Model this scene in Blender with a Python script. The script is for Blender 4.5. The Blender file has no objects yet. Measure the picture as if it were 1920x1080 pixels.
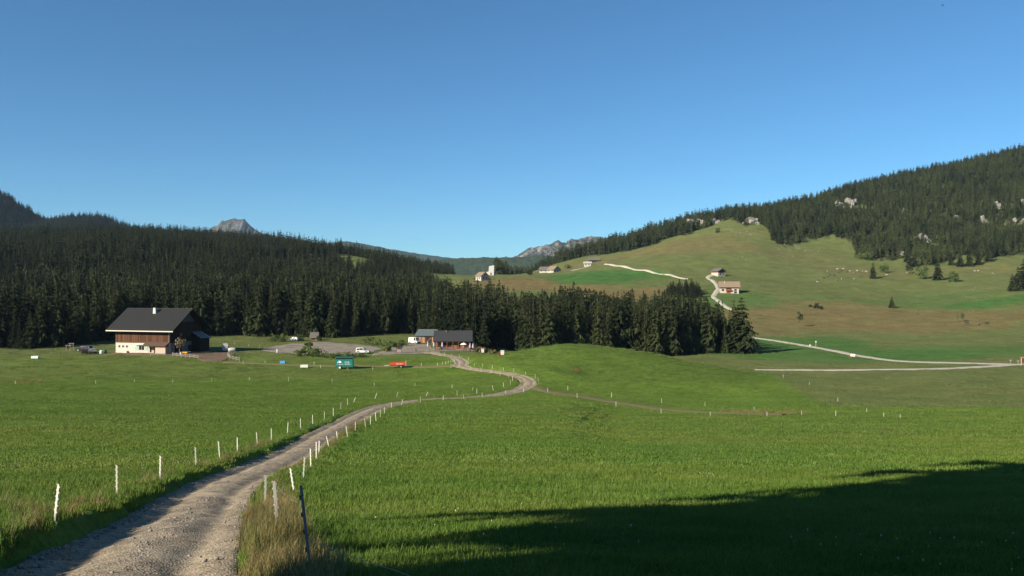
import bpy, math, random
import numpy as np
from mathutils import Vector, Matrix

# ------------------------------------------------------------------ camera, sky, sun, exposure
SC = bpy.context.scene
COL = SC.collection
F = 1554.0                      # focal length in photograph pixels (1920 wide)
cam_d = bpy.data.cameras.new('camera')
cam_d.sensor_width = 36.0
cam_d.lens = 36.0 * F / 1920.0
cam_d.clip_start = 0.1
cam_d.clip_end = 20000.0
cam = bpy.data.objects.new('camera', cam_d)
COL.objects.link(cam)
cam.location = (0, 0, 0)
cam.rotation_euler = (math.radians(90), 0, 0)
SC.camera = cam

SUN_EL = math.radians(26.0)
SHX, SHY = 0.78, 0.626          # ground direction in which shadows fall (right and away)
TO_SUN = Vector((-SHX * math.cos(SUN_EL), -SHY * math.cos(SUN_EL), math.sin(SUN_EL))).normalized()

world = bpy.data.worlds.new('World')
SC.world = world
world.use_nodes = True
wn = world.node_tree
bgn = wn.nodes['Background']
sky = wn.nodes.new('ShaderNodeTexSky')
sky.sky_type = 'NISHITA'
sky.sun_disc = False
sky.sun_elevation = SUN_EL
sky.sun_rotation = math.atan2(TO_SUN.x, TO_SUN.y)
sky.altitude = 1450.0
sky.air_density = 1.0
sky.dust_density = 0.15
sky.ozone_density = 8.6
wb = wn.nodes.new('ShaderNodeMix')          # white balance of the whole sky
wb.data_type = 'RGBA'; wb.blend_type = 'MULTIPLY'; wb.inputs[0].default_value = 1.0
wb.inputs[7].default_value = (0.89, 1.10, 0.98, 1.0)
wn.links.new(sky.outputs[0], wb.inputs[6]); wn.links.new(wb.outputs[2], bgn.inputs[0])
bgn.inputs[1].default_value = 0.0645

sun_d = bpy.data.lights.new('sun', 'SUN')
sun_d.energy = 5.0
sun_d.angle = math.radians(0.53)
sun_d.color = (1.0, 0.89, 0.72)
sun = bpy.data.objects.new('sun', sun_d)
COL.objects.link(sun)
sun.rotation_euler = TO_SUN.to_track_quat('Z', 'Y').to_euler()

SC.view_settings.view_transform = 'Standard'
SC.view_settings.look = 'None'
SC.view_settings.gamma = 1.0
SC.view_settings.use_curve_mapping = False
SC.view_settings.exposure = 1.0
try:
    SC.cycles.use_denoising = True
    SC.cycles.max_bounces = 6
    SC.cycles.diffuse_bounces = 3
    SC.cycles.glossy_bounces = 2
    SC.cycles.transmission_bounces = 3
    SC.cycles.transparent_max_bounces = 4
    SC.cycles.volume_bounces = 0
    SC.cycles.caustics_reflective = False
    SC.cycles.caustics_refractive = False
except Exception:
    pass

# ------------------------------------------------------------------ numeric helpers
def vnoise(x, y, seed=0):
    x = np.asarray(x, float); y = np.asarray(y, float)
    xi = np.floor(x).astype(np.int64); yi = np.floor(y).astype(np.int64)
    fx = x - xi; fy = y - yi
    fx = fx * fx * (3 - 2 * fx); fy = fy * fy * (3 - 2 * fy)
    def h(a, b):
        n = (a * 374761393 + b * 668265263 + seed * 1274126177) & 0xffffffff
        n = ((n ^ (n >> 13)) * 1274126177) & 0xffffffff
        n = n ^ (n >> 16)
        return (n & 0xffff) / 32767.5 - 1.0
    a = h(xi, yi); b = h(xi + 1, yi); c = h(xi, yi + 1); d = h(xi + 1, yi + 1)
    return (a * (1 - fx) + b * fx) * (1 - fy) + (c * (1 - fx) + d * fx) * fy

def fbm(x, y, seed=0, octs=4, gain=0.5):
    s = 0; a = 1.0; t = 0
    for k in range(octs):
        s = s + a * vnoise(x * 2 ** k + 17.3 * k, y * 2 ** k - 9.1 * k, seed + k); t += a; a *= gain
    return s / t

def sstep(a, b, x):
    t = np.clip((np.asarray(x, float) - a) / (b - a), 0, 1)
    return t * t * (3 - 2 * t)

def pchip(xs, ys, x):
    xs = np.asarray(xs, float); ys = np.asarray(ys, float)
    h = np.diff(xs); dl = np.diff(ys, axis=0) / (h if ys.ndim == 1 else h[:, None])
    m = np.zeros_like(ys)
    m[1:-1] = np.where(dl[:-1] * dl[1:] > 0, 2 * dl[:-1] * dl[1:] / (dl[:-1] + dl[1:] + 1e-12 * np.sign(dl[:-1] + dl[1:] + 1e-15)), 0)
    m[0] = dl[0]; m[-1] = dl[-1]
    x = np.clip(x, xs[0], xs[-1])
    i = np.clip(np.searchsorted(xs, x) - 1, 0, len(xs) - 2)
    hh = h[i]; t = (x - xs[i]) / hh
    if ys.ndim > 1:
        hh = hh[:, None]; t = t[:, None]
    return ((2 * t**3 - 3 * t**2 + 1) * ys[i] + (t**3 - 2 * t**2 + t) * hh * m[i]
            + (-2 * t**3 + 3 * t**2) * ys[i + 1] + (t**3 - t**2) * hh * m[i + 1])

# ------------------------------------------------------------------ terrain height
KD = [0.5, 8, 12, 17, 25, 40, 60, 90, 130, 180, 195, 220, 260, 300, 350, 420, 500, 600, 700, 850, 1000, 1150, 1300, 1600, 2500]
NEAR = [-1.7, -3.2, -4.0, -4.9, -6.6, -9.0, -11.6, -14.8, -18.3]
NEAR_R = [-1.7, -3.2, -4.0, -4.9, -6.6, -9.2, -11.9, -15.5, -20.3]
TAB = {
    -700: NEAR + [-21.0, -21.0, -20.5, -19, -18, -14, -6, 6, 22, 40, 68, 88, 100, 96, 70, 40],
    0:    NEAR + [-21.5, -21.5, -21, -20.2, -20, -18, -13, -3, 11, 25, 47, 62, 72, 64, 40, 20],
    300:  NEAR + [-21.5, -21.6, -21, -19.9, -20, -18, -13, -3, 11, 25, 46, 60, 68, 60, 40, 20],
    500:  NEAR + [-21.5, -21.6, -21, -20.3, -20.2, -19, -14, -5, 8, 20, 39, 51, 58, 52, 35, 20],
    650:  NEAR + [-21.5, -21.6, -20.8, -20.5, -20.3, -19.5, -16, -9, 2, 12, 28, 36, 42, 40, 30, 15],
    800:  NEAR + [-21.5, -21.6, -21, -20.6, -20.5, -20, -17.5, -13, -5, 4, 14, 20, 24, 22, 15, 5],
    880:  NEAR + [-21.6, -21.5, -21, -21, -21, -20.5, -19, -14, -3, 8, 13, 14.5, 15, 12, 8, 0],
    960:  NEAR + [-21.8, -21.5, -21.8, -22.5, -23, -22.5, -21, -15, -3, 8, 13.5, 15, 13, 8, 0, -20],
    1060: NEAR + [-22.5, -22.5, -23, -24, -24.5, -24, -23, -16, -4, 9, 18, 31, 36, 34, 20, -20],
    1150: NEAR_R + [-23.5, -23.8, -24.5, -25.2, -25.2, -25, -23.5, -15, -3, 11, 27, 43, 58, 54, 30, -20],
    1300: NEAR_R + [-24.3, -24.6, -25, -25.6, -25.6, -25.5, -23.5, -15.5, -4, 12, 38, 67, 91, 84, 50, -20],
    1400: NEAR_R + [-24.3, -24.6, -25, -25.6, -25.6, -25.6, -24, -16.5, -5, 11, 40, 75, 105, 110, 75, 10],
    1500: NEAR_R + [-24.3, -24.6, -25.2, -25.6, -25.7, -25.8, -24.5, -17.5, -7, 8, 36, 72, 107, 131, 110, 60],
    1700: NEAR_R + [-24.4, -24.7, -25.3, -25.8, -26, -26.2, -25, -18, -8, 6, 36, 80, 130, 172, 180, 100],
    1920: NEAR_R + [-24.4, -24.7, -25.3, -26, -26.5, -26.5, -24, -15, -3, 10, 38, 90, 154, 209, 222, 120],
    2600: NEAR_R + [-24.4, -24.7, -25.3, -26, -26, -25, -20, -10, 4, 18, 50, 105, 175, 245, 280, 150],
}
_us = sorted(TAB)
_lk = np.log(np.array(KD, float))
_NL, _NT = 700, 500
_lf = np.linspace(_lk[0], _lk[-1], _NL)
_cols = np.stack([pchip(_lk, np.array(TAB[u], float), _lf) for u in _us])          # (nu, NL)
_th = np.arctan((np.array(_us, float) - 960) / F)
_tf = np.linspace(_th[0], _th[-1], _NT)
_GRID = pchip(_th, _cols, _tf)                                                        # (NT, NL)
def _smooth(g, n):
    for _ in range(n):
        p = np.pad(g, ((1, 1), (0, 0)), 'edge'); g = (p[:-2] + 2 * p[1:-1] + p[2:]) / 4
        p = np.pad(g, ((0, 0), (1, 1)), 'edge'); g = (p[:, :-2] + 2 * p[:, 1:-1] + p[:, 2:]) / 4
    return g
_GRID = _smooth(_GRID, 10)

def h_base(x, y):
    x = np.asarray(x, float); y = np.asarray(y, float)
    r = np.hypot(x, y); th = np.arctan2(x, y)
    tc = np.clip(th, _tf[0], _tf[-1])
    d = np.maximum(r * np.cos(tc), 0.5)
    a = (tc - _tf[0]) / (_tf[-1] - _tf[0]) * (_NT - 1); b = (np.log(np.minimum(d, 2499)) - _lf[0]) / (_lf[-1] - _lf[0]) * (_NL - 1)
    i = np.clip(a.astype(int), 0, _NT - 2); j = np.clip(b.astype(int), 0, _NL - 2)
    fa = a - i; fb = np.clip(b - j, 0, 1)
    z = (_GRID[i, j] * (1 - fa) + _GRID[i + 1, j] * fa) * (1 - fb) + (_GRID[i, j + 1] * (1 - fa) + _GRID[i + 1, j + 1] * fa) * fb
    back = -1.7 - 0.185 * np.clip(y, -70, 60)
    w = sstep(math.radians(40), math.radians(72), np.abs(th)) * (1 - sstep(150, 400, r)) 
    w = np.maximum(w, 1 - sstep(1.0, 6.0, r))
    z = z * (1 - w) + back * w
    return z

MOUND = (23.0, 226.0, 8.5, 30.0, 21.0)
def h_mid(x, y):
    z = h_base(x, y)
    r = np.hypot(x, y)
    mx, my, A, sx, sy = MOUND
    q = ((x - mx) / np.where(x < mx, 27.0, 35.0)) ** 2 + ((y - my) / np.where(y < my, 22.0, 30.0)) ** 2
    z = z + A * np.exp(-q)
    # rolling relief, stronger on the far hillsides
    z = z + 0.25 * fbm(x / 23.0, y / 23.0, 5, 3) * sstep(15, 60, r)
    far = sstep(420, 800, r)
    z = z + far * (2.6 * fbm(x / 90.0, y / 90.0, 9, 4) + 0.9 * fbm(x / 22.0, y / 22.0, 11, 3))
    side = np.arctan2(x, y)
    z = z + sstep(420, 700, r) * (1 - sstep(-0.12, 0.0, side)) * ((4.0 + 10.0 * (1 - sstep(860, 1080, r))) * fbm(x / 150.0, y / 85.0, 51, 3))
    z = z + far * sstep(0.02, 0.14, side) * (5.0 * fbm(x / 170.0 + 3.1, y / 230.0, 57, 2) + 0.9 * vnoise(x / 70.0, y / 17.0, 58))
    rockiness = sstep(880, 1150, r) * sstep(0.1, 0.3, side)
    z = z + rockiness * 5.0 * fbm(x / 60.0, y / 60.0, 31, 4)
    return z

def unproject(u, v, hf=h_mid, d0=4.0, d1=1700.0, n=2600):
    """photograph pixel -> first ground point along its ray"""
    u = np.atleast_1d(np.asarray(u, float)); v = np.atleast_1d(np.asarray(v, float))
    ds = np.exp(np.linspace(math.log(d0), math.log(d1), n))
    out = np.zeros((len(u), 3))
    for k in range(len(u)):
        a = (u[k] - 960) / F; b = (540 - v[k]) / F
        diff = hf(a * ds, ds) - b * ds
        idx = np.nonzero(diff >= 0)[0]
        i = idx[0] if len(idx) else n - 1
        if i > 0:
            t = diff[i - 1] / (diff[i - 1] - diff[i] + 1e-12); t = min(max(t, 0), 1)
            d = ds[i - 1] + (ds[i] - ds[i - 1]) * t
        else:
            d = ds[0]
        out[k] = (a * d, d, b * d)
    return out

def resample(P, step):
    P = np.asarray(P, float)
    # Catmull-Rom smoothing, then even spacing
    Q = np.vstack([2 * P[0] - P[1], P, 2 * P[-1] - P[-2]])
    pts = []
    for i in range(1, len(Q) - 2):
        for t in np.linspace(0, 1, 24, endpoint=False):
            p0, p1, p2, p3 = Q[i - 1], Q[i], Q[i + 1], Q[i + 2]
            pts.append(0.5 * ((2 * p1) + (-p0 + p2) * t + (2 * p0 - 5 * p1 + 4 * p2 - p3) * t**2 + (-p0 + 3 * p1 - 3 * p2 + p3) * t**3))
    pts.append(P[-1]); pts = np.array(pts)
    s = np.concatenate([[0], np.cumsum(np.hypot(*np.diff(pts[:, :2], axis=0).T))])
    n = max(2, int(s[-1] / step))
    si = np.linspace(0, s[-1], n)
    return np.stack([np.interp(si, s, pts[:, k]) for k in range(2)], 1)

# the dirt track: centre line found on the bare ground
_ctr_px = [(172, 1078), (285, 985), (405, 905), (512, 860), (602, 813), (672, 777), (722, 759), (790, 750), (880, 744.5), (945, 737), (984, 725),
           (990, 714), (973, 704), (930, 696), (890, 691), (864, 685), (866, 678), (852, 669), (822, 663), (792, 660)]
_c = unproject([p[0] for p in _ctr_px], [p[1] for p in _ctr_px])[:, :2]
_c = np.vstack([[-0.8, -14.0], [-2.4, 0.0], [-4.0, 6.0], _c])
TRACK = resample(_c, 0.7)
TRACK_HW = 1.75
_tr = np.hypot(TRACK[:, 0], TRACK[:, 1])
TRACK_CUT = 0.13 + 0.17 * (1 - sstep(60, 150, _tr))
def _smooth1(a, n):
    for _ in range(n):
        p = np.pad(a, 1, 'edge'); a = (p[:-2] + p[1:-1] * 2 + p[2:]) / 4
    return a
TRACK_Z = _smooth1(h_mid(TRACK[:, 0], TRACK[:, 1]), 12) - TRACK_CUT

def track_coords(x, y):
    """signed lateral distance to the track (+ = right), its road height, distance index"""
    x = np.asarray(x, float).ravel(); y = np.asarray(y, float).ravel()
    lat = np.full(x.shape, 1e3); zr = np.zeros(x.shape); idx = np.zeros(x.shape, int)
    near = np.nonzero((y > -20) & (y < 285) & (x > -75) & (x < 20))[0]
    T0 = TRACK[:-1]; T1 = TRACK[1:]; dv = T1 - T0; L2 = (dv ** 2).sum(1)
    for s in range(0, len(near), 20000):
        ii = near[s:s + 20000]
        # coarse: nearest vertex among every 4th, then refine
        px = x[ii][:, None]; py = y[ii][:, None]
        c = TRACK[::4]
        k = ((px - c[None, :, 0]) ** 2 + (py - c[None, :, 1]) ** 2).argmin(1) * 4
        best = np.full(len(ii), 1e9); bl = np.zeros(len(ii)); bz = np.zeros(len(ii)); bi = np.zeros(len(ii), int)
        for o in range(-5, 6):
            j = np.clip(k + o, 0, len(T0) - 1)
            wx = x[ii] - T0[j, 0]; wy = y[ii] - T0[j, 1]
            t = np.clip((wx * dv[j, 0] + wy * dv[j, 1]) / L2[j], 0, 1)
            ex = wx - t * dv[j, 0]; ey = wy - t * dv[j, 1]
            d2 = ex * ex + ey * ey
            m = d2 < best
            sgn = np.sign(dv[j, 1] * wx - dv[j, 0] * wy)
            best = np.where(m, d2, best)
            bl = np.where(m, np.sqrt(d2) * np.where(sgn == 0, 1, sgn), bl)
            bz = np.where(m, TRACK_Z[j] * (1 - t) + TRACK_Z[np.minimum(j + 1, len(TRACK_Z) - 1)] * t, bz)
            bi = np.where(m, j, bi)
        lat[ii] = bl; zr[ii] = bz; idx[ii] = bi
    return lat, zr, idx

def h_full(x, y):
    shp = np.shape(x)
    x = np.asarray(x, float).ravel(); y = np.asarray(y, float).ravel()
    z = h_mid(x, y)
    lat, zr, idx = track_coords(x, y)
    m = np.abs(lat) < 8
    if m.any():
        l = lat[m]; s = idx[m]; r = np.hypot(x[m], y[m])
        wob = 0.22 * vnoise(x[m] / 1.1, y[m] / 1.1, 3) + 0.2 * vnoise(x[m] / 4.0, y[m] / 4.0, 4)
        e = np.abs(l) - TRACK_HW - wob
        bank = np.where(l < 0, 0.55, 0.8)
        t = sstep(0.0, 1.0, e / bank)
        nearw = 1 - sstep(70, 150, r)
        lip = np.where(l < 0, 0.07, 0.13) * nearw * np.exp(-((e - bank - 0.35) / 0.6) ** 2) * (1 + 0.8 * vnoise(x[m] / 0.8, y[m] / 0.8, 8))
        under = 0.06 + 0.20 * (1 - sstep(-0.7, 0.0, e))
        # ground that meets the road level over a few metres, so that the cut stays even
        g = z[m]
        z[m] = (zr[m] - under) * (1 - t) + g * t + lip
    r = np.hypot(x, y)
    fine = (1 - sstep(45, 110, r)) * sstep(1.0, 2.2, np.abs(lat))
    z = z + fine * (0.07 * fbm(x / 1.7, y / 1.7, 21, 3) + 0.025 * vnoise(x / 0.35, y / 0.35, 22))
    z = z + 0.10 * sstep(45, 110, r) * (1 - sstep(300, 400, r)) * fbm(x / 5.0, y / 4.0, 23, 3) * sstep(2.0, 3.5, np.abs(lat))
    return z.reshape(shp)

def ground(x, y):
    return float(h_full(np.array([x]), np.array([y]))[0])

def at(u, v):
    """where the photograph's pixel meets the ground"""
    p = unproject([u], [v], h_full, d0=6.0)[0]
    return Vector(p)

def px_of(x, y, z):
    return 960 + F * x / y, 540 - F * z / y

# ------------------------------------------------------------------ materials
def mat(name):
    m = bpy.data.materials.new(name); m.use_nodes = True
    nt = m.node_tree
    b = nt.nodes.get('Principled BSDF')
    return m, nt, b

def N(nt, t, **kw):
    n = nt.nodes.new(t)
    for k, v in kw.items():
        setattr(n, k, v)
    return n

def setin(n, name, v):
    n.inputs[name].default_value = v

def c4(c):
    return (c[0], c[1], c[2], 1.0)

_plain = {}
def plain(name, col, rough=0.7, var=0.18, scale=3.0, metal=0.0, bump=0.0, spec=0.3, stretch=None):
    """painted or raw surface with uneven colour and a little relief"""
    if name in _plain: return _plain[name]
    m, nt, b = mat(name)
    tc = N(nt, 'ShaderNodeTexCoord')
    src = tc.outputs['Object']
    if stretch:
        mp = N(nt, 'ShaderNodeMapping'); mp.inputs['Scale'].default_value = stretch
        nt.links.new(src, mp.inputs[0]); src = mp.outputs[0]
    no = N(nt, 'ShaderNodeTexNoise'); setin(no, 'Scale', scale); setin(no, 'Detail', 6.0); setin(no, 'Roughness', 0.65)
    nt.links.new(src, no.inputs['Vector'])
    mx = N(nt, 'ShaderNodeMix', data_type='RGBA')
    mx.inputs[6].default_value = c4([max(0, c * (1 - var * 1.6)) for c in col])
    mx.inputs[7].default_value = c4([min(1, c * (1 + var * 1.6)) for c in col])
    nt.links.new(no.outputs[0], mx.inputs[0])
    nt.links.new(mx.outputs[2], b.inputs['Base Color'])
    setin(b, 'Roughness', rough); setin(b, 'Metallic', metal); setin(b, 'Specular IOR Level', spec)
    if bump:
        bp = N(nt, 'ShaderNodeBump'); setin(bp, 'Strength', bump); setin(bp, 'Distance', 0.05)
        nt.links.new(no.outputs[0], bp.inputs['Height']); nt.links.new(bp.outputs[0], b.inputs['Normal'])
    _plain[name] = m
    return m

def glass_mat():
    if 'window_glass' in _plain: return _plain['window_glass']
    m, nt, b = mat('window_glass')
    setin(b, 'Base Color', (0.018, 0.02, 0.022, 1)); setin(b, 'Roughness', 0.08); setin(b, 'Specular IOR Level', 0.5)
    _plain['window_glass'] = m
    return m

def board_mat(name, col, width=0.22, axis=0):
    """vertical boards too narrow to tell apart at this distance: grain and seams"""
    if name in _plain: return _plain[name]
    m, nt, b = mat(name)
    tc = N(nt, 'ShaderNodeTexCoord')
    sp = N(nt, 'ShaderNodeSeparateXYZ'); nt.links.new(tc.outputs['Object'], sp.inputs[0])
    add = N(nt, 'ShaderNodeMath', operation='ADD'); nt.links.new(sp.outputs[0], add.inputs[0]); nt.links.new(sp.outputs[1], add.inputs[1])
    dv = N(nt, 'ShaderNodeMath', operation='DIVIDE'); nt.links.new(add.outputs[0], dv.inputs[0]); dv.inputs[1].default_value = width
    fl = N(nt, 'ShaderNodeMath', operation='FLOOR'); nt.links.new(dv.outputs[0], fl.inputs[0])
    wn_ = N(nt, 'ShaderNodeTexWhiteNoise', noise_dimensions='1D'); nt.links.new(fl.outputs[0], wn_.inputs['W'])
    fr = N(nt, 'ShaderNodeMath', operation='FRACT'); nt.links.new(dv.outputs[0], fr.inputs[0])
    seam = N(nt, 'ShaderNodeMath', operation='LESS_THAN'); nt.links.new(fr.outputs[0], seam.inputs[0]); seam.inputs[1].default_value = 0.09
    mp = N(nt, 'ShaderNodeMapping'); mp.inputs['Scale'].default_value = (3, 3, 0.35); nt.links.new(tc.outputs['Object'], mp.inputs[0])
    no = N(nt, 'ShaderNodeTexNoise'); setin(no, 'Scale', 1.0); setin(no, 'Detail', 8.0); nt.links.new(mp.outputs[0], no.inputs['Vector'])
    av = N(nt, 'ShaderNodeMath', operation='ADD'); nt.links.new(wn_.outputs['Value'], av.inputs[0]); nt.links.new(no.outputs[0], av.inputs[1])
    hf = N(nt, 'ShaderNodeMath', operation='MULTIPLY'); nt.links.new(av.outputs[0], hf.inputs[0]); hf.inputs[1].default_value = 0.5
    cr = N(nt, 'ShaderNodeValToRGB')
    cr.color_ramp.elements[0].position = 0.2; cr.color_ramp.elements[0].color = c4([c * 0.45 for c in col])
    cr.color_ramp.elements[1].position = 0.85; cr.color_ramp.elements[1].color = c4([c * 1.5 for c in col])
    nt.links.new(hf.outputs[0], cr.inputs[0])
    mx = N(nt, 'ShaderNodeMix', data_type='RGBA'); nt.links.new(seam.outputs[0], mx.inputs[0]); nt.links.new(cr.outputs[0], mx.inputs[6])
    mx.inputs[7].default_value = c4([c * 0.25 for c in col])
    nt.links.new(mx.outputs[2], b.inputs['Base Color']); setin(b, 'Roughness', 0.85); setin(b, 'Specular IOR Level', 0.2)
    _plain[name] = m
    return m

# ground: colour comes from an attribute (what grows where) broken up by noise
def terrain_mat():
    m, nt, b = mat('meadow')
    at_ = N(nt, 'ShaderNodeAttribute', attribute_name='Col')
    geo = N(nt, 'ShaderNodeNewGeometry')
    def noise(scale, det, rough=0.6):
        n = N(nt, 'ShaderNodeTexNoise'); setin(n, 'Scale', scale); setin(n, 'Detail', det); setin(n, 'Roughness', rough)
        nt.links.new(geo.outputs['Position'], n.inputs['Vector']); return n
    n1 = noise(0.09, 5); n2 = noise(0.9, 6, 0.7); n3 = noise(7.0, 4, 0.7)
    def ramp(n, lo, hi, p0=0.3, p1=0.7):
        r = N(nt, 'ShaderNodeMapRange'); setin(r, 'From Min', p0); setin(r, 'From Max', p1); setin(r, 'To Min', lo); setin(r, 'To Max', hi)
        nt.links.new(n.outputs[0], r.inputs[0]); return r
    r1 = ramp(n1, 0.78, 1.2); r2 = ramp(n2, 0.66, 1.3); r3 = ramp(n3, 0.72, 1.28)
    ml = N(nt, 'ShaderNodeMath', operation='MULTIPLY'); nt.links.new(r1.outputs[0], ml.inputs[0]); nt.links.new(r2.outputs[0], ml.inputs[1])
    ml2 = N(nt, 'ShaderNodeMath', operation='MULTIPLY'); nt.links.new(ml.outputs[0], ml2.inputs[0]); nt.links.new(r3.outputs[0], ml2.inputs[1])
    vm = N(nt, 'ShaderNodeVectorMath', operation='SCALE'); nt.links.new(at_.outputs['Color'], vm.inputs[0]); nt.links.new(ml2.outputs[0], vm.inputs['Scale'])
    # drier, yellower tufts
    n4 = noise(0.35, 6, 0.7)
    r4 = ramp(n4, 0.0, 0.55, 0.52, 0.72)
    dry = N(nt, 'ShaderNodeVectorMath', operation='MULTIPLY'); nt.links.new(vm.outputs[0], dry.inputs[0]); dry.inputs[1].default_value = (1.55, 1.05, 1.3)
    mx = N(nt, 'ShaderNodeMix', data_type='RGBA'); nt.links.new(r4.outputs[0], mx.inputs[0]); nt.links.new(vm.outputs[0], mx.inputs[6]); nt.links.new(dry.outputs[0], mx.inputs[7])
    nt.links.new(mx.outputs[2], b.inputs['Base Color'])
    setin(b, 'Roughness', 0.95); setin(b, 'Specular IOR Level', 0.08)
    ad = N(nt, 'ShaderNodeMath', operation='ADD'); nt.links.new(n2.outputs[0], ad.inputs[0]); nt.links.new(n3.outputs[0], ad.inputs[1])
    bp = N(nt, 'ShaderNodeBump'); setin(bp, 'Strength', 0.55); setin(bp, 'Distance', 0.22)
    nt.links.new(ad.outputs[0], bp.inputs['Height']); nt.links.new(bp.outputs[0], b.inputs['Normal'])
    return m

LUSH = (0.096, 0.154, 0.022)
OLIVE = (0.108, 0.130, 0.041)
BROWN = (0.150, 0.118, 0.048)
MOWN = (0.052, 0.128, 0.026)
DARKG = (0.078, 0.128, 0.018)
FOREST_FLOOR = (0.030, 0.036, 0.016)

def ground_colour(x, y):
    r = np.hypot(x, y); yy = np.maximum(y, 1.0)
    u = 960 + F * x / yy
    u = np.where(y < 1, np.where(x < 0, -900, 2800), u)
    d = yy
    def mixc(c, col, w):
        w = np.clip(w, 0, 1)[:, None]
        return c * (1 - w) + np.array(col)[None, :] * w
    c = np.tile(np.array(LUSH), (len(x), 1))
    wob = 60 * fbm(x / 60, y / 60, 41, 3); wd = 45 * fbm(x / 70, y / 70, 43, 3)
    # left meadow is a little deeper green, valley floor and hillside turn olive
    c = mixc(c, DARKG, 0.55 * sstep(60, 110, d) * (1 - sstep(560, 900, u)))
    c = mixc(c, (0.098, 0.128, 0.030), 0.7 * sstep(192, 199, d) * (1 - sstep(560, 900, u)) * (1 - sstep(300, 400, d)))
    c = mixc(c, OLIVE, 0.9 * sstep(158, 166, d + 0.05 * wd) * sstep(-25, 25, u + wob * 0.3 - (1560 - 1.6 * (d - 160))))
    c = mixc(c, OLIVE, 0.85 * sstep(235, 262, d))
    qm = ((x - MOUND[0]) / np.where(x < MOUND[0], 30.0, 46.0)) ** 2 + ((y - MOUND[1]) / 30.0) ** 2
    c = mixc(c, (0.076, 0.122, 0.021), 0.85 * (1 - sstep(0.7, 1.1, qm)))
    # foreground right: sunlit slope a bit yellower
    c = mixc(c, (0.080, 0.128, 0.022), 0.6 * sstep(30, 90, d) * (1 - sstep(120, 160, d)) * sstep(700, 1500, u))
    def blob(u0, d0, su, sd, col, w):
        nonlocal c
        q = ((u + wob - u0) / su) ** 2 + ((d + wd - d0) / sd) ** 2
        c = mixc(c, col, w * (1 - sstep(0.45, 1.15, q)))
    blob(1560, 330, 330, 55, MOWN, 0.75)
    blob(1500, 400, 140, 40, MOWN, 0.8)
    blob(1800, 350, 200, 40, MOWN, 0.6)
    blob(1700, 480, 420, 42, BROWN, 0.75)
    blob(1560, 520, 260, 38, BROWN, 0.6)
    blob(1300, 590, 160, 30, OLIVE, 0.5)
    blob(1000, 650, 170, 60, BROWN, 0.9)
    blob(1180, 590, 170, 30, BROWN, 0.85)
    blob(1130, 700, 140, 60, MOWN, 0.95)
    blob(1060, 565, 90, 30, MOWN, 0.5)
    blob(1880, 560, 110, 24, MOWN, 0.9)
    blob(1650, 590, 200, 40, MOWN, 0.35)
    blob(1350, 560, 90, 60, MOWN, 0.5)
    blob(1300, 900, 160, 70, BROWN, 0.55)
    blob(1480, 830, 120, 60, BROWN, 0.25)
    blob(1750, 760, 260, 40, BROWN, 0.3)
    blob(1060, 880, 130, 70, BROWN, 0.45)
    blob(1610, 610, 70, 25, BROWN, 0.3)
    return c

def new_mesh_obj(name, verts, faces, material=None, parent=None, smooth=False, link=True):
    me = bpy.data.meshes.new(name)
    verts = np.asarray(verts, np.float32)
    if isinstance(faces, np.ndarray):
        k = faces.shape[1]
        me.vertices.add(len(verts)); me.vertices.foreach_set('co', verts.ravel())
        me.loops.add(faces.size); me.loops.foreach_set('vertex_index', faces.astype(np.int32).ravel())
        me.polygons.add(len(faces))
        me.polygons.foreach_set('loop_start', np.arange(0, faces.size, k, dtype=np.int32))
        me.polygons.foreach_set('loop_total', np.full(len(faces), k, np.int32))
        me.update(calc_edges=True)
    else:
        me.from_pydata([tuple(v) for v in verts.tolist()], [], [tuple(f) for f in faces])
        me.update()
    if material: me.materials.append(material)
    if smooth:
        me.polygons.foreach_set('use_smooth', np.ones(len(me.polygons), bool))
    o = bpy.data.objects.new(name, me)
    if link: COL.objects.link(o)
    if parent: o.parent = parent
    return o

def tag(o, label=None, cat=None, group=None, kind=None):
    if label: o['label'] = label
    if cat: o['category'] = cat
    if group: o['group'] = group
    if kind: o['kind'] = kind
    return o

def grid_faces(nr, nc):
    i = np.arange(nr - 1)[:, None] * nc + np.arange(nc - 1)[None, :]
    return np.stack([i, i + 1, i + nc + 1, i + nc], -1).reshape(-1, 4)

# ------------------------------------------------------------------ the ground
def build_ground():
    def geo_steps(a, b, k):
        n = int(math.log(b / a) / k); return np.exp(np.linspace(math.log(a), math.log(b), n, endpoint=False))
    rr = np.concatenate([[0.3, 0.8, 1.5, 2.2], geo_steps(3, 80, 0.008), geo_steps(80, 300, 0.012), geo_steps(300, 2400, 0.016), [2400.0]])
    ang = np.concatenate([np.radians(np.arange(-180, -40, 4.0)), np.radians(np.arange(-40, 40, 0.15)), np.radians(np.arange(40, 180.1, 4.0))])
    R, A = np.meshgrid(rr, ang, indexing='ij')
    x = (R * np.sin(A)).ravel(); y = (R * np.cos(A)).ravel()
    z = h_full(x, y)
    o = new_mesh_obj('ground', np.stack([x, y, z], 1), grid_faces(len(rr), len(ang))[:, ::-1], terrain_mat(), smooth=True)
    col = ground_colour(x, y)
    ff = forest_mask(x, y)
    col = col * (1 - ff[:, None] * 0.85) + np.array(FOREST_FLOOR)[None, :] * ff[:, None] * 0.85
    a = o.data.attributes.new('Col', 'FLOAT_COLOR', 'POINT')
    a.data.foreach_set('color', np.concatenate([col, np.ones((len(x), 1))], 1).astype(np.float32).ravel())
    tag(o, kind='structure')
    return o

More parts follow.
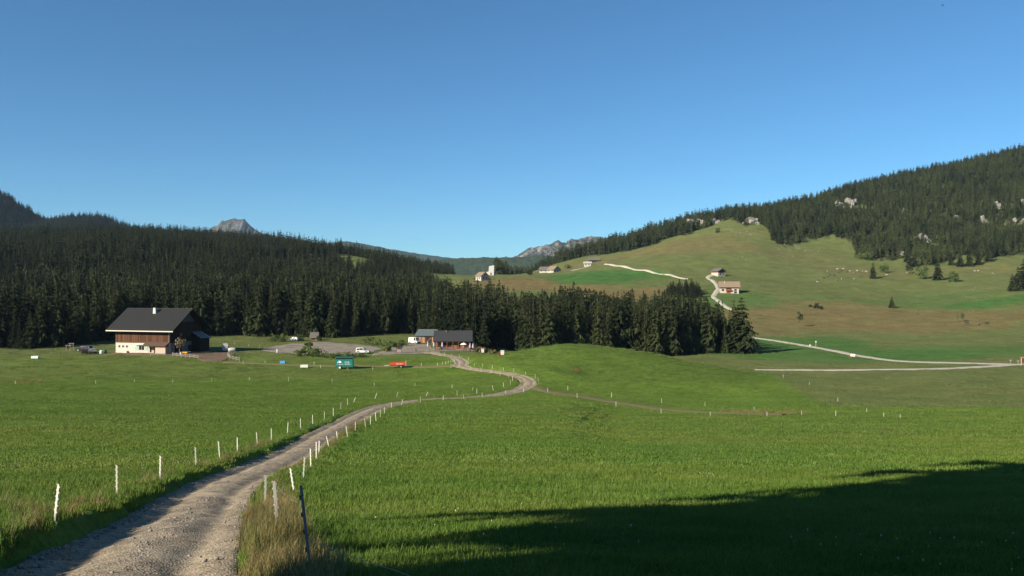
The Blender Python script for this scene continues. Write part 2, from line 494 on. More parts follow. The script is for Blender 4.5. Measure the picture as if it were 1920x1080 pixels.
# ------------------------------------------------------------------ where the woods stand (angle u, depth d)
FRONT_U = [-600, -300, 0, 60, 90, 130, 200, 300, 400, 480, 560, 600, 650, 675, 700, 770, 790, 815, 835, 850, 870, 900, 915, 930, 945, 970, 1000, 1100, 1200, 1300, 1360, 1420]
FRONT_D = [260, 262, 268, 272, 286, 290, 312, 318, 316, 332, 336, 330, 328, 336, 352, 356, 344, 318, 300, 296, 296, 284, 282, 298, 300, 284, 286, 296, 306, 315, 318, 324]
BACK_U = [-600, 640, 700, 780, 840, 870, 900, 950, 1000, 1100, 1200, 1250, 1300, 1325, 1340, 1380, 1410, 1421]
BACK_D = [1260, 1260, 1260, 1250, 1230, 560, 500, 460, 440, 450, 455, 450, 440, 420, 370, 355, 340, 325]
# lower edge of the wood on the right-hand hill, in photograph pixels
_edge = [(930, 515), (960, 511), (1000, 502), (1050, 492), (1110, 480), (1180, 470), (1230, 457), (1262, 444), (1290, 437), (1330, 424), (1365, 412),
         (1400, 424), (1440, 430), (1447, 452), (1470, 462), (1500, 456), (1540, 446), (1562, 438), (1570, 448), (1598, 452), (1604, 482), (1650, 490),
         (1690, 484), (1716, 502), (1750, 497), (1790, 484), (1810, 478), (1840, 488), (1875, 482), (1900, 476), (1930, 474), (2100, 450)]
_eu = np.array([e[0] for e in _edge], float)
_ed = unproject(_eu, [e[1] for e in _edge], d0=300)[:, 1]
_ed = np.minimum(_ed, 1150)

def _smoothpoly(u, us, ds):
    return np.interp(u, us, ds)

# clearings and rock outcrops inside the woods: (u, v, half width px, half height px, kind)
OUTCROPS = [(1587, 388, 26, 20), (1730, 452, 14, 12), (1845, 420, 8, 9), (1912, 418, 8, 10), (1408, 418, 16, 9), (1300, 421, 26, 14), (1868, 388, 6, 7),
            (1790, 412, 6, 5), (1688, 476, 7, 6), (1755, 446, 5, 6), (1695, 398, 4, 6), (1340, 416, 12, 7), (1893, 424, 5, 7), (1916, 382, 5, 8)]
_oc = unproject([o[0] for o in OUTCROPS], [o[1] for o in OUTCROPS], d0=500)
CLEAR = [(668, 760, 36, 40), (845, 800, 60, 120), (700, 800, 30, 30)]

def forest_mask(x, y):
    x = np.asarray(x, float); y = np.asarray(y, float)
    yy = np.maximum(y, 1.0); u = 960 + F * x / yy; d = yy
    inside = (y > 50) & (u > -700) & (u < 2300)
    wob = 6 * vnoise(x / 14, y / 14, 61)
    bay = 12 * vnoise(x / 11, y / 30, 62) + 4
    left = (u < 1421) & (d > np.interp(u, FRONT_U, FRONT_D) + np.maximum(bay, -2)) & (d < np.interp(u, BACK_U, BACK_D) + wob)
    # upper wood left of the pass
    cl = np.zeros(x.shape, bool)
    for (cu, cd, su, sd) in CLEAR:
        cl |= (((u - cu) / su) ** 2 + ((d - cd) / sd) ** 2) < 1
    # open pasture round the white house between the woods
    cl |= (u > 800) & (d > np.interp(u, [800, 830, 880], [640, 590, 540])) & (d < np.interp(u, [800, 830, 880, 900], [690, 760, 850, 870]))
    left &= ~cl
    right = (u > 930) & (d > np.interp(u, _eu, _ed) + wob) & (d < np.interp(u, [930, 1200, 1400, 1600, 2300], [1230, 1260, 1330, 1450, 1500]))
    for k, o in enumerate(_oc):
        su = OUTCROPS[k][2] / F * o[1] * 0.9
        q = ((x - o[0]) / su) ** 2 + ((y - (o[1] - 16)) / 30.0) ** 2
        right &= ~(q < 1)
    return (inside & (left | right)).astype(float)
build_ground()

# ------------------------------------------------------------------ roads and gravel
def gravel_mat(name, base, dark, scale=6.0):
    m, nt, b = mat(name)
    geo = N(nt, 'ShaderNodeNewGeometry')
    def noise(s, d, r=0.65):
        n = N(nt, 'ShaderNodeTexNoise'); setin(n, 'Scale', s); setin(n, 'Detail', d); setin(n, 'Roughness', r)
        nt.links.new(geo.outputs['Position'], n.inputs['Vector']); return n
    n1 = noise(0.75, 7, .7); n2 = noise(scale, 5, 0.75)
    vo = N(nt, 'ShaderNodeTexVoronoi'); setin(vo, 'Scale', 23.0); setin(vo, 'Randomness', 1.0); nt.links.new(geo.outputs['Position'], vo.inputs['Vector'])
    cr = N(nt, 'ShaderNodeValToRGB')
    cr.color_ramp.elements[0].position = 0.38; cr.color_ramp.elements[0].color = c4(dark)
    cr.color_ramp.elements[1].position = 0.60; cr.color_ramp.elements[1].color = c4(base)
    mxn = N(nt, 'ShaderNodeMix', data_type='FLOAT'); mxn.inputs[0].default_value = 0.5
    nt.links.new(n1.outputs[0], mxn.inputs[2]); nt.links.new(n2.outputs[0], mxn.inputs[3])
    nt.links.new(mxn.outputs[0], cr.inputs[0])
    mr = N(nt, 'ShaderNodeMapRange'); setin(mr, 'From Max', 0.8); setin(mr, 'To Min', 1.25); setin(mr, 'To Max', 0.7)
    nt.links.new(vo.outputs['Distance'], mr.inputs[0])
    vm = N(nt, 'ShaderNodeVectorMath', operation='SCALE'); nt.links.new(cr.outputs[0], vm.inputs[0]); nt.links.new(mr.outputs[0], vm.inputs['Scale'])
    nt.links.new(vm.outputs[0], b.inputs['Base Color']); setin(b, 'Roughness', 0.95); setin(b, 'Specular IOR Level', 0.12)
    ad = N(nt, 'ShaderNodeMath', operation='SUBTRACT'); nt.links.new(n2.outputs[0], ad.inputs[0]); nt.links.new(vo.outputs['Distance'], ad.inputs[1])
    bp = N(nt, 'ShaderNodeBump'); setin(bp, 'Strength', 0.5); setin(bp, 'Distance', 0.035)
    nt.links.new(ad.outputs[0], bp.inputs['Height']); nt.links.new(bp.outputs[0], b.inputs['Normal'])
    return m

M_TRACK = gravel_mat('track_earth', (0.40, 0.335, 0.240), (0.175, 0.138, 0.095))
M_LOT = gravel_mat('car_park_gravel', (0.30, 0.26, 0.215), (0.20, 0.175, 0.14))
M_WHITE = gravel_mat('pale_limestone_gravel', (0.50, 0.465, 0.385), (0.34, 0.31, 0.25))
M_YARD = gravel_mat('brown_yard_earth', (0.18, 0.125, 0.085), (0.13, 0.09, 0.06))
M_PATH = gravel_mat('worn_grass', (0.205, 0.165, 0.085), (0.12, 0.12, 0.045))

def strip(name, C, hw, zfun, material, lift, nx=9, edge_drop=0.12, wob=0.25, relief=None):
    C = np.asarray(C, float)
    t = np.gradient(C, axis=0); t /= np.hypot(t[:, 0], t[:, 1])[:, None]
    nrm = np.stack([t[:, 1], -t[:, 0]], 1)          # to the right
    l = np.linspace(-1, 1, nx)
    s = np.arange(len(C))
    hwl = hw + wob * vnoise(s * 0.31, s * 0 + 1.5, 71); hwr = hw + wob * vnoise(s * 0.27, s * 0 + 9.5, 72)
    off = np.where(l[None, :] < 0, l[None, :] * hwl[:, None], l[None, :] * hwr[:, None])
    X = C[:, None, 0] + nrm[:, None, 0] * off; Y = C[:, None, 1] + nrm[:, None, 1] * off
    Z = zfun(X, Y, off) + lift
    if relief is not None: Z = Z + relief(X, Y, l[None, :])
    Z[:, 0] -= edge_drop; Z[:, -1] -= edge_drop
    V = np.stack([X.ravel(), Y.ravel(), Z.ravel()], 1)
    o = new_mesh_obj(name, V, grid_faces(len(C), nx), material, smooth=True)
    tag(o, kind='structure')
    return o

# near dirt track with wheel ruts, a stony crown and loose edges
_zt = TRACK_Z
def track_relief(X, Y, l):
    rut = -0.10 * np.exp(-((np.abs(l) - 0.5) / 0.16) ** 2) + 0.03 * np.exp(-(l / 0.22) ** 2)
    return rut + 0.085 * fbm(X / 1.1, Y / 1.1, 81, 5, .62) * (1 - np.abs(l) ** 6) + 0.03 * vnoise(X / 0.28, Y / 0.28, 82)
TR_F = resample(TRACK, 0.3)
_zi = np.interp(np.linspace(0, 1, len(TR_F)), np.linspace(0, 1, len(TRACK)), _zt)
strip('dirt_road', TR_F, TRACK_HW + 0.25, lambda X, Y, off: np.repeat(_zi[:, None], X.shape[1], 1), M_TRACK, 0.02, nx=31, edge_drop=0.10, wob=0.15, relief=track_relief)

STRIPS = []
def drape(name, px, hw, material, lift=0.12, step=2.0, nx=5):
    c = unproject([p[0] for p in px], [p[1] for p in px], h_full, d0=60)[:, :2]
    C = resample(c, step); STRIPS.append((C, hw))
    return strip(name, C, hw, lambda X, Y, off: h_full(X, Y), material, lift, nx=nx, edge_drop=lift + 0.25, wob=0.3)

drape('farm_track', [(858, 687.5), (800, 688), (740, 686.5), (640, 686.5), (560, 684.5), (470, 681), (420, 679)], 1.9, M_PATH, 0.12)
drape('grass_path', [(1000, 726), (1040, 736), (1110, 747), (1200, 761), (1300, 771.5), (1400, 776), (1470, 777.5)], 3.2, M_PATH, 0.12, 1.5)
drape('gravel_road', [(1405, 632.3), (1460, 640), (1520, 650), (1580, 661), (1640, 672), (1700, 678), (1800, 681), (1900, 683.5), (1990, 686)], 2.9, M_WHITE, 0.2)
drape('gravel_road', [(1412, 693.8), (1450, 694), (1500, 694), (1600, 694), (1700, 693), (1780, 691), (1850, 687.5), (1898, 684.2), (1960, 681)], 2.3, M_WHITE, 0.2)
drape('gravel_road', [(1375, 582), (1366, 578), (1352, 568), (1338, 557.5), (1342, 549), (1347, 541), (1341, 531), (1331, 524), (1327.5, 520), (1336, 515.5)], 2.2, M_WHITE, 0.45)
drape('gravel_road', [(1292, 524), (1262, 517.5), (1220, 509.5), (1180, 503), (1135, 495.5)], 2.0, M_WHITE, 0.7)
drape('gravel_road', [(1112, 497), (1092, 503), (1070, 508)], 1.8, M_WHITE, 0.2)

def patch_sheet(name, lower, upper, material, lift=0.08, nu=70, nt=16):
    us0 = np.linspace(lower[0][0], lower[-1][0], nu)
    lo = np.interp(us0, [p[0] for p in lower], [p[1] for p in lower]); up = np.interp(us0, [p[0] for p in upper], [p[1] for p in upper])
    a = unproject(us0, lo, h_mid, d0=150)[:, :2]; b = unproject(us0, up, h_mid, d0=150)[:, :2]
    t = np.linspace(0, 1, nt)[None, :, None]
    P = a[:, None, :] * (1 - t) + b[:, None, :] * t
    P = P + 0.8 * np.stack([vnoise(P[..., 0] / 3, P[..., 1] / 3, 91), vnoise(P[..., 0] / 3, P[..., 1] / 3, 92)], -1)
    Z = h_full(P[..., 0], P[..., 1]) + lift
    Z[0] -= lift + .2; Z[-1] -= lift + .2; Z[:, 0] -= lift + .2; Z[:, -1] -= lift + .2
    o = new_mesh_obj(name, np.stack([P[..., 0].ravel(), P[..., 1].ravel(), Z.ravel()], 1), grid_faces(nu, nt)[:, ::-1], material, smooth=True)
    tag(o, kind='structure')

patch_sheet('car_park', [(490, 657), (515, 661), (560, 664.5), (640, 665), (690, 664), (716, 654)], [(490, 654), (520, 648), (555, 642.5), (610, 640), (650, 643.5), (700, 648), (716, 652)], M_LOT)
patch_sheet('gravel_yard', [(700, 665.5), (740, 664.5), (780, 664.5), (822, 661)], [(700, 664), (735, 652), (775, 643.5), (800, 644), (822, 657)], M_LOT)
patch_sheet('farm_yard', [(190, 664), (240, 665), (320, 667), (372, 672), (380, 679), (418, 680), (432, 668)], [(190, 662.5), (240, 660), (320, 660), (372, 659), (380, 658), (418, 656.5), (432, 662)], M_YARD, 0.1)
patch_sheet('chalet_terrace', [(806, 658), (840, 659), (880, 659), (890, 656)], [(806, 652), (840, 652), (880, 652), (890, 655)], M_LOT, 0.1, 30, 6)

# ------------------------------------------------------------------ far mountains
def rock_mat(name, rock, green, scale, gamt=0.5):
    m, nt, b = mat(name)
    geo = N(nt, 'ShaderNodeNewGeometry')
    def noise(s, d, r=0.6):
        n = N(nt, 'ShaderNodeTexNoise'); setin(n, 'Scale', s); setin(n, 'Detail', d); setin(n, 'Roughness', r)
        nt.links.new(geo.outputs['Position'], n.inputs['Vector']); return n
    n1 = noise(scale, 8, 0.7); n2 = noise(scale * 4, 6, 0.7)
    ad = N(nt, 'ShaderNodeMath', operation='ADD'); nt.links.new(n1.outputs[0], ad.inputs[0])
    hm = N(nt, 'ShaderNodeMath', operation='MULTIPLY'); nt.links.new(n2.outputs[0], hm.inputs[0]); hm.inputs[1].default_value = 0.5
    nt.links.new(hm.outputs[0], ad.inputs[1])
    cr = N(nt, 'ShaderNodeValToRGB'); e = cr.color_ramp.elements
    e[0].position = gamt + 0.10; e[0].color = c4(green); e[1].position = gamt + 0.30; e[1].color = c4(rock)
    nt.links.new(ad.outputs[0], cr.inputs[0]); nt.links.new(cr.outputs[0], b.inputs['Base Color'])
    setin(b, 'Roughness', 0.95); setin(b, 'Specular IOR Level', 0.1)
    bp = N(nt, 'ShaderNodeBump'); setin(bp, 'Strength', 0.8); setin(bp, 'Distance', 0.6 / scale * 0.15)
    nt.links.new(n2.outputs[0], bp.inputs['Height']); nt.links.new(bp.outputs[0], b.inputs['Normal'])
    return m

def ridge(name, outline, d, front, back, base_v, material, rough=0.0, rs=60.0, nu=160, nd=46, seed=1, power=1.0, label=None, smooth=True):
    us = np.linspace(outline[0][0], outline[-1][0], nu)
    vs = np.interp(us, [p[0] for p in outline], [p[1] for p in outline])
    top = (540 - vs) / F * d; base = (540 - base_v) / F * d
    dd = np.concatenate([np.linspace(-front, 0, int(nd * .7)), np.linspace(0, back, nd - int(nd * .7))[1:]])
    prof = np.where(dd <= 0, np.clip(1 + dd / front, 0, 1) ** power, np.clip(1 - dd / back, 0, 1))
    X = ((us - 960) / F * d)[:, None] + 0 * dd[None, :]; Y = d + dd[None, :] + 0 * us[:, None]
    Z = base + (top - base)[:, None] * prof[None, :]
    if rough:
        rg = (1 - np.abs(fbm(X / rs, Y / rs, seed, 5, 0.55))) - 0.75
        rg2 = fbm(X / rs * 2.7, Y / rs * 0.9, seed + 9, 4)
        Z = Z + rough * (rg * 1.4 + 0.5 * rg2) * np.clip((Z - base) / max((top - base).max(), 1) * 2.5, 0, 1)
        X = X + rough * 0.8 * fbm(X / rs * 1.3, Z / rs * 2.0, seed + 4, 3); Y = Y + rough * 0.9 * fbm(X / rs * 1.7, Z / rs * 2.5, seed + 5, 3)
    o = new_mesh_obj(name, np.stack([X.ravel(), Y.ravel(), Z.ravel()], 1), grid_faces(nu, len(dd))[:, ::-1], material, smooth=smooth)
    tag(o, kind='structure')
    return o

M_PEAK = rock_mat('peak_rock', (0.115, 0.115, 0.115), (0.045, 0.052, 0.036), 0.012, 0.55)
M_CLIFF = rock_mat('cliff_rock', (0.19, 0.185, 0.18), (0.035, 0.042, 0.032), 0.02, 0.60)
M_FARWOOD = rock_mat('far_wooded_slope', (0.045, 0.065, 0.032), (0.026, 0.04, 0.02), 0.03, 0.55)
ridge('rocky_peak_hill', [(330, 440), (380, 434), (398, 428), (410, 421), (418, 414), (430, 411.5), (441, 411), (448, 412.5), (458, 411.5), (464, 419), (474, 428), (486, 438), (520, 446), (560, 452)], 5200, 500, 300, 560, M_PEAK, 16, 70, 220, 60, 3)
ridge('limestone_cliff_hill', [(900, 489), (960, 481), (976, 477), (985, 469), (994, 465), (1010, 462.5), (1030, 456), (1045, 452), (1060, 453), (1075, 449), (1100, 445), (1130, 443.5), (1150, 444), (1160, 448), (1200, 452), (1300, 462)], 3900, 380, 300, 530, M_CLIFF, 16, 60, 320, 70, 7, 0.8)
ridge('far_blue_hill', [(600, 458), (640, 452.5), (655, 453), (680, 457), (715, 464), (760, 472), (830, 482), (900, 490)], 6500, 900, 500, 560, M_FARWOOD, 8, 90, 90, 20, 13)
ridge('far_wooded_hill', [(700, 500), (780, 492), (850, 485), (880, 483.5), (920, 483.2), (960, 482.5), (1000, 480), (1060, 478), (1150, 482)], 3000, 700, 400, 560, M_FARWOOD, 5, 45, 260, 50, 17)
HILL_L = [(-420, 250), (-300, 268), (-180, 300), (-80, 332), (-30, 352), (0, 366), (30, 380), (60, 398), (85, 414), (100, 418), (130, 411), (165, 409), (195, 409), (215, 416), (240, 428), (300, 440), (400, 452), (480, 462)]
HILL_L_D = 1900.0
ridge('far_dark_hill', HILL_L, HILL_L_D, 620, 300, 560, M_FARWOOD, 4, 40, 200, 50, 19)
# ------------------------------------------------------------------ trees
def foliage_mat(name, dark, light, hue_var=0.25, transl=0.10):
    m, nt, b = mat(name)
    oi = N(nt, 'ShaderNodeObjectInfo')
    geo = N(nt, 'ShaderNodeNewGeometry')
    no = N(nt, 'ShaderNodeTexNoise'); setin(no, 'Scale', 0.9); setin(no, 'Detail', 3.0)
    nt.links.new(geo.outputs['Position'], no.inputs['Vector'])
    no2 = N(nt, 'ShaderNodeTexNoise'); setin(no2, 'Scale', 0.035); setin(no2, 'Detail', 2.0)
    nt.links.new(geo.outputs['Position'], no2.inputs['Vector'])
    ad = N(nt, 'ShaderNodeMath', operation='ADD'); nt.links.new(oi.outputs['Random'], ad.inputs[0]); nt.links.new(no.outputs[0], ad.inputs[1])
    sc2 = N(nt, 'ShaderNodeMath', operation='MULTIPLY_ADD'); nt.links.new(no2.outputs[0], sc2.inputs[0]); sc2.inputs[1].default_value = 2.2; sc2.inputs[2].default_value = -.6
    ad2 = N(nt, 'ShaderNodeMath', operation='ADD'); nt.links.new(ad.outputs[0], ad2.inputs[0]); nt.links.new(sc2.outputs[0], ad2.inputs[1])
    mr = N(nt, 'ShaderNodeMapRange'); setin(mr, 'From Min', 0.75); setin(mr, 'From Max', 2.15); nt.links.new(ad2.outputs[0], mr.inputs[0])
    mx = N(nt, 'ShaderNodeMix', data_type='RGBA'); nt.links.new(mr.outputs[0], mx.inputs[0])
    mx.inputs[6].default_value = c4(dark); mx.inputs[7].default_value = c4(light)
    nt.links.new(mx.outputs[2], b.inputs['Base Color']); setin(b, 'Roughness', 0.8); setin(b, 'Specular IOR Level', 0.15)
    tr = N(nt, 'ShaderNodeBsdfTranslucent'); nt.links.new(mx.outputs[2], tr.inputs[0])
    ms = N(nt, 'ShaderNodeMixShader'); ms.inputs[0].default_value = transl
    out = nt.nodes['Material Output']
    nt.links.new(b.outputs[0], ms.inputs[1]); nt.links.new(tr.outputs[0], ms.inputs[2]); nt.links.new(ms.outputs[0], out.inputs[0])
    return m

M_SPRUCE = foliage_mat('spruce_needles', (0.006, 0.012, 0.005), (0.044, 0.057, 0.019))
M_GREEN_LIT = foliage_mat('green_foliage_sun_lightened', (0.012, 0.021, 0.008), (0.072, 0.090, 0.030))  # greener canopy; haze and sun on the right hill put in as lighter colour
M_LEAF = foliage_mat('broad_leaves', (0.035, 0.062, 0.015), (0.085, 0.125, 0.032))
M_BARK = plain('grey_bark', (0.115, 0.092, 0.072), 0.9, 0.3, 4.0, stretch=(3, 3, 0.6))

def spruce_crown(seed, h=20.0, r=3.2, whorls=22, nbr=9, low=0.06, curtain=True, taper=0.85, droop=1.0, lv=0.55):
    rng = np.random.default_rng(seed)
    V = []; Fc = []
    ph = rng.random() * 6.28
    lean = rng.normal(0, 0.006, 2)
    for i in range(whorls):
        t = (i + rng.random() * 0.7) / whorls
        z0 = h * (low + (0.985 - low) * t)
        R = r * ((1 - t) ** taper * 0.95 + 0.075) * (0.78 + 0.4 * rng.random())
        if t < 0.12: R *= 0.75 + 1.5 * t
        k = max(4, int(round(nbr * (0.55 + 0.45 * (1 - t)))))
        for j in range(k):
            az = ph + i * 2.4 + 6.283 * (j + rng.random() * 0.7) / k
            L = R * (0.62 + lv * rng.random())
            ca, sa = math.cos(az), math.sin(az)
            up = 0.10 * L; drop = droop * L * (0.22 + 0.38 * (1 - t)) * (0.7 + 0.6 * rng.random())
            zz = z0 + rng.normal(0, h * 0.008)
            w = L * 0.24 + 0.12
            c = (lean[0] * zz, lean[1] * zz)
            b0 = len(V)
            mz = zz + up - drop * 0.35
            V += [(c[0], c[1], zz + 0.1),
                  (c[0] + ca * L * .55 - sa * w, c[1] + sa * L * .55 + ca * w, mz - 0.12 * L),
                  (c[0] + ca * L, c[1] + sa * L, zz - drop),
                  (c[0] + ca * L * .55 + sa * w, c[1] + sa * L * .55 - ca * w, mz - 0.12 * L)]
            Fc += [(b0, b0 + 1, b0 + 2), (b0, b0 + 2, b0 + 3)]
            if curtain:
                hd = (0.22 * L + 0.28) * (0.7 + 0.6 * rng.random())
                b1 = len(V)
                q = lambda f, o, dz: (c[0] + ca * L * f - sa * o, c[1] + sa * L * f + ca * o, dz)
                V += [q(0.18, 0, zz), q(0.36, w * .5, zz - drop * .2 - hd * 1.1), q(0.52, 0, mz + .02), q(0.66, -w * .6, zz - drop * .6 - hd), q(0.80, 0, zz - drop * .62), q(0.95, w * .3, zz - drop - hd * .75), q(1.0, 0, zz - drop)]
                Fc += [(b1, b1 + 1, b1 + 2), (b1 + 2, b1 + 3, b1 + 4), (b1 + 4, b1 + 5, b1 + 6)]
    # leader
    b0 = len(V); e = 0.018 * h
    V += [(-e, 0, h * .93), (e * .6, e, h * .93), (e * .6, -e, h * .93), (lean[0] * h, lean[1] * h, h * 1.005)]
    Fc += [(b0, b0 + 1, b0 + 3), (b0 + 1, b0 + 2, b0 + 3), (b0 + 2, b0, b0 + 3)]
    return V, Fc

def trunk_geo(h, r0, r1=0.03, n=6, seed=0, bend=0.01):
    rng = np.random.default_rng(seed + 77)
    V = []; Fc = []
    lv = [0, 0.02, 0.12, 0.4, 0.75, 1.0]
    o = np.array([0.0, 0.0])
    for k, t in enumerate(lv):
        rr = r0 * (1.35 if k == 0 else 1) * (1 - t) + r1 * t
        if k: o = o + rng.normal(0, bend * h * 0.25, 2)
        for j in range(n):
            a = 6.283 * j / n
            V.append((o[0] + rr * math.cos(a), o[1] + rr * math.sin(a), t * h - (0.5 if k == 0 else 0)))
    for k in range(len(lv) - 1):
        for j in range(n):
            a, b_ = k * n + j, k * n + (j + 1) % n
            Fc.append((a, b_, b_ + n, a + n))
    return V, Fc

def tri_mesh(name, VF, material, smooth=False):
    me = bpy.data.meshes.new(name); me.from_pydata(VF[0], [], VF[1]); me.materials.append(material); me.update()
    if smooth: me.polygons.foreach_set('use_smooth', np.ones(len(me.polygons), bool))
    return me

# near kinds, unit height 20 m: slim, full, ragged, round-topped pine-like
SPR = []
for k, (r, wh, nb, low, tp) in enumerate([(3.6, 24, 9, .05, .8), (4.3, 23, 10, .04, .72), (3.0, 25, 8, .07, .82), (3.8, 20, 9, .16, .6), (3.9, 22, 8, .25, .5), (3.4, 24, 9, .03, .9), (4.8, 22, 11, .03, .85)]):
    SPR.append((tri_mesh('spruce_crown', spruce_crown(100 + k, 20, r, wh, nb, low, True, tp), M_SPRUCE),
                tri_mesh('spruce_trunk', trunk_geo(19.3, 0.30, 0.03, 6, k, 0.004), M_BARK, True)))
# far kinds in one mesh each
src_far = bpy.data.collections.new('far_spruce_kinds'); src_hill = bpy.data.collections.new('hillside_tree_kinds'); src_near = bpy.data.collections.new('near_spruce_kinds')
def src_obj(coll, name, me):
    o = bpy.data.objects.new(name, me); coll.objects.link(o); return o
for k in range(6):
    V, Fc = spruce_crown(200 + k, 20, [4.4, 5.0, 3.8, 4.6, 5.4, 4.2][k], 13, 8, [.06, .05, .1, .2, .05, .1][k], True, [.85, .8, .9, .65, .8, .95][k])
    tv, tf = trunk_geo(16, 0.26, 0.05, 4, k, 0.0)
    n = len(V); V2 = V + tv; F2 = Fc + [tuple(i + n for i in f) for f in tf]
    me = bpy.data.meshes.new('far_spruce'); me.from_pydata(V2, [], F2); me.materials.append(M_SPRUCE); me.materials.append(M_BARK)
    mi = np.zeros(len(F2), np.int32); mi[len(Fc):] = 1; me.polygons.foreach_set('material_index', mi); me.update()
    src_obj(src_far, 'far_spruce_%d' % k, me)
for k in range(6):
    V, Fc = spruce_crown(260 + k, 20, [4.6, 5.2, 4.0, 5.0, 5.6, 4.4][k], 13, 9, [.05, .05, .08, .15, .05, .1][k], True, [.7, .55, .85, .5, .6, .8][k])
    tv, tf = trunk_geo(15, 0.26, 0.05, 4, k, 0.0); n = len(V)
    me = bpy.data.meshes.new('hillside_tree'); me.from_pydata(V + tv, [], Fc + [tuple(i + n for i in f) for f in tf]); me.materials.append(M_GREEN_LIT); me.materials.append(M_BARK)
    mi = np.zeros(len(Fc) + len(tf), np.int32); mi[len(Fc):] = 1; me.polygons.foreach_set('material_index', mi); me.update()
    src_obj(src_hill, 'hillside_tree_%d' % k, me)
for k, (cm, tm) in enumerate(SPR):
    V = [tuple(v.co) for v in cm.vertices]; Fc = [tuple(p.vertices) for p in cm.polygons]
    tv = [tuple(v.co) for v in tm.vertices]; tf = [tuple(p.vertices) for p in tm.polygons]
    n = len(V)
    me = bpy.data.meshes.new('near_spruce'); me.from_pydata(V + tv, [], Fc + [tuple(i + n for i in f) for f in tf]); me.materials.append(M_SPRUCE); me.materials.append(M_BARK)
    mi = np.zeros(len(Fc) + len(tf), np.int32); mi[len(Fc):] = 1; me.polygons.foreach_set('material_index', mi); me.update()
    src_obj(src_near, 'near_spruce_%d' % k, me)

def scatter(name, P, scl, rotz, idx, coll, tilt=None, gcol=None):
    """one object that sets a source mesh on every point"""
    me = bpy.data.meshes.new(name); me.vertices.add(len(P)); me.vertices.foreach_set('co', np.asarray(P, np.float32).ravel())
    a = me.attributes.new('scl', 'FLOAT_VECTOR', 'POINT'); a.data.foreach_set('vector', np.asarray(scl, np.float32).ravel())
    rot = np.zeros((len(P), 3), np.float32); rot[:, 2] = rotz
    if tilt is not None: rot[:, :2] = tilt
    a = me.attributes.new('rot', 'FLOAT_VECTOR', 'POINT'); a.data.foreach_set('vector', rot.ravel())
    if gcol is not None:
        a = me.attributes.new('gcol', 'FLOAT_COLOR', 'POINT'); a.data.foreach_set('color', np.concatenate([gcol, np.ones((len(P), 1))], 1).astype(np.float32).ravel())
    a = me.attributes.new('idx', 'INT', 'POINT'); a.data.foreach_set('value', np.asarray(idx, np.int32))
    o = bpy.data.objects.new(name, me); COL.objects.link(o)
    ng = bpy.data.node_groups.new(name, 'GeometryNodeTree')
    ng.interface.new_socket('Geometry', in_out='INPUT', socket_type='NodeSocketGeometry'); ng.interface.new_socket('Geometry', in_out='OUTPUT', socket_type='NodeSocketGeometry')
    gi = ng.nodes.new('NodeGroupInput'); go = ng.nodes.new('NodeGroupOutput')
    ip = ng.nodes.new('GeometryNodeInstanceOnPoints'); ci = ng.nodes.new('GeometryNodeCollectionInfo')
    ci.inputs['Collection'].default_value = coll; ci.inputs['Separate Children'].default_value = True; ci.inputs['Reset Children'].default_value = True
    def na(nm, typ):
        n = ng.nodes.new('GeometryNodeInputNamedAttribute'); n.data_type = typ; n.inputs['Name'].default_value = nm; return n
    s = na('scl', 'FLOAT_VECTOR'); r = na('rot', 'FLOAT_VECTOR'); ii = na('idx', 'INT')
    L = ng.links.new
    L(gi.outputs[0], ip.inputs['Points']); L(ci.outputs[0], ip.inputs['Instance']); ip.inputs['Pick Instance'].default_value = True
    L(ii.outputs[0], ip.inputs['Instance Index'])
    e2r = ng.nodes.new('FunctionNodeEulerToRotation'); L(r.outputs[0], e2r.inputs[0]); L(e2r.outputs[0], ip.inputs['Rotation'])
    L(s.outputs[0], ip.inputs['Scale']); L(ip.outputs[0], go.inputs[0])
    md = o.modifiers.new('scatter', 'NODES'); md.node_group = ng
    return o

rng = np.random.default_rng(4)
def forest_points():
    pts = []
    def block(x0, x1, y0, y1, sp):
        gx, gy = np.meshgrid(np.arange(x0, x1, sp), np.arange(y0, y1, sp))
        gx = gx.ravel() + rng.uniform(-.48, .48, gx.size) * sp; gy = gy.ravel() + rng.uniform(-.48, .48, gy.size) * sp
        return gx, gy
    X = []; Y = []
    for (y0, y1, sp) in [(250, 460, 4.1), (460, 800, 5.6), (800, 1500, 6.3)]:
        gx, gy = block(-0.72 * y1, 0.72 * y1, y0, y1, sp)
        X.append(gx); Y.append(gy)
    X = np.concatenate(X); Y = np.concatenate(Y)
    u = 960 + F * X / Y
    keep = (forest_mask(X, Y) > 0.5) & (u > -130) & (u < 2080)
    # thin out in patches
    keep &= rng.random(len(X)) < (0.80 + 0.25 * fbm(X / 40, Y / 40, 66, 2))
    return X[keep], Y[keep]
FX, FY = forest_points()
FZ = h_mid(FX, FY) - 0.2
FU = 960 + F * FX / FY
FH = 13.5 + 9.0 * rng.random(len(FX)) ** .8 + 6.0 * fbm(FX / 28, FY / 28, 67, 3)
FH = np.clip(FH, 8, 26)
FH *= np.where(rng.random(len(FX)) < 0.16, 0.6, 1.0)
FH *= np.where((FU > 930) & (FY > 700), .90 - .20 * sstep(1250, 1400, FU), 1.0)                 # hill wood on the right is shorter
FH = np.where((FU > 930) & (FY < 480), np.maximum(FH * 1.02, 13.0), FH)
FH *= np.where((FU < 190) & (FY < 285), 0.8, 1.0)
FK = rng.integers(0, 7, len(FX))
FH *= np.where(FU < 930, 1 - .26 * sstep(430, 600, FY), 1.0)

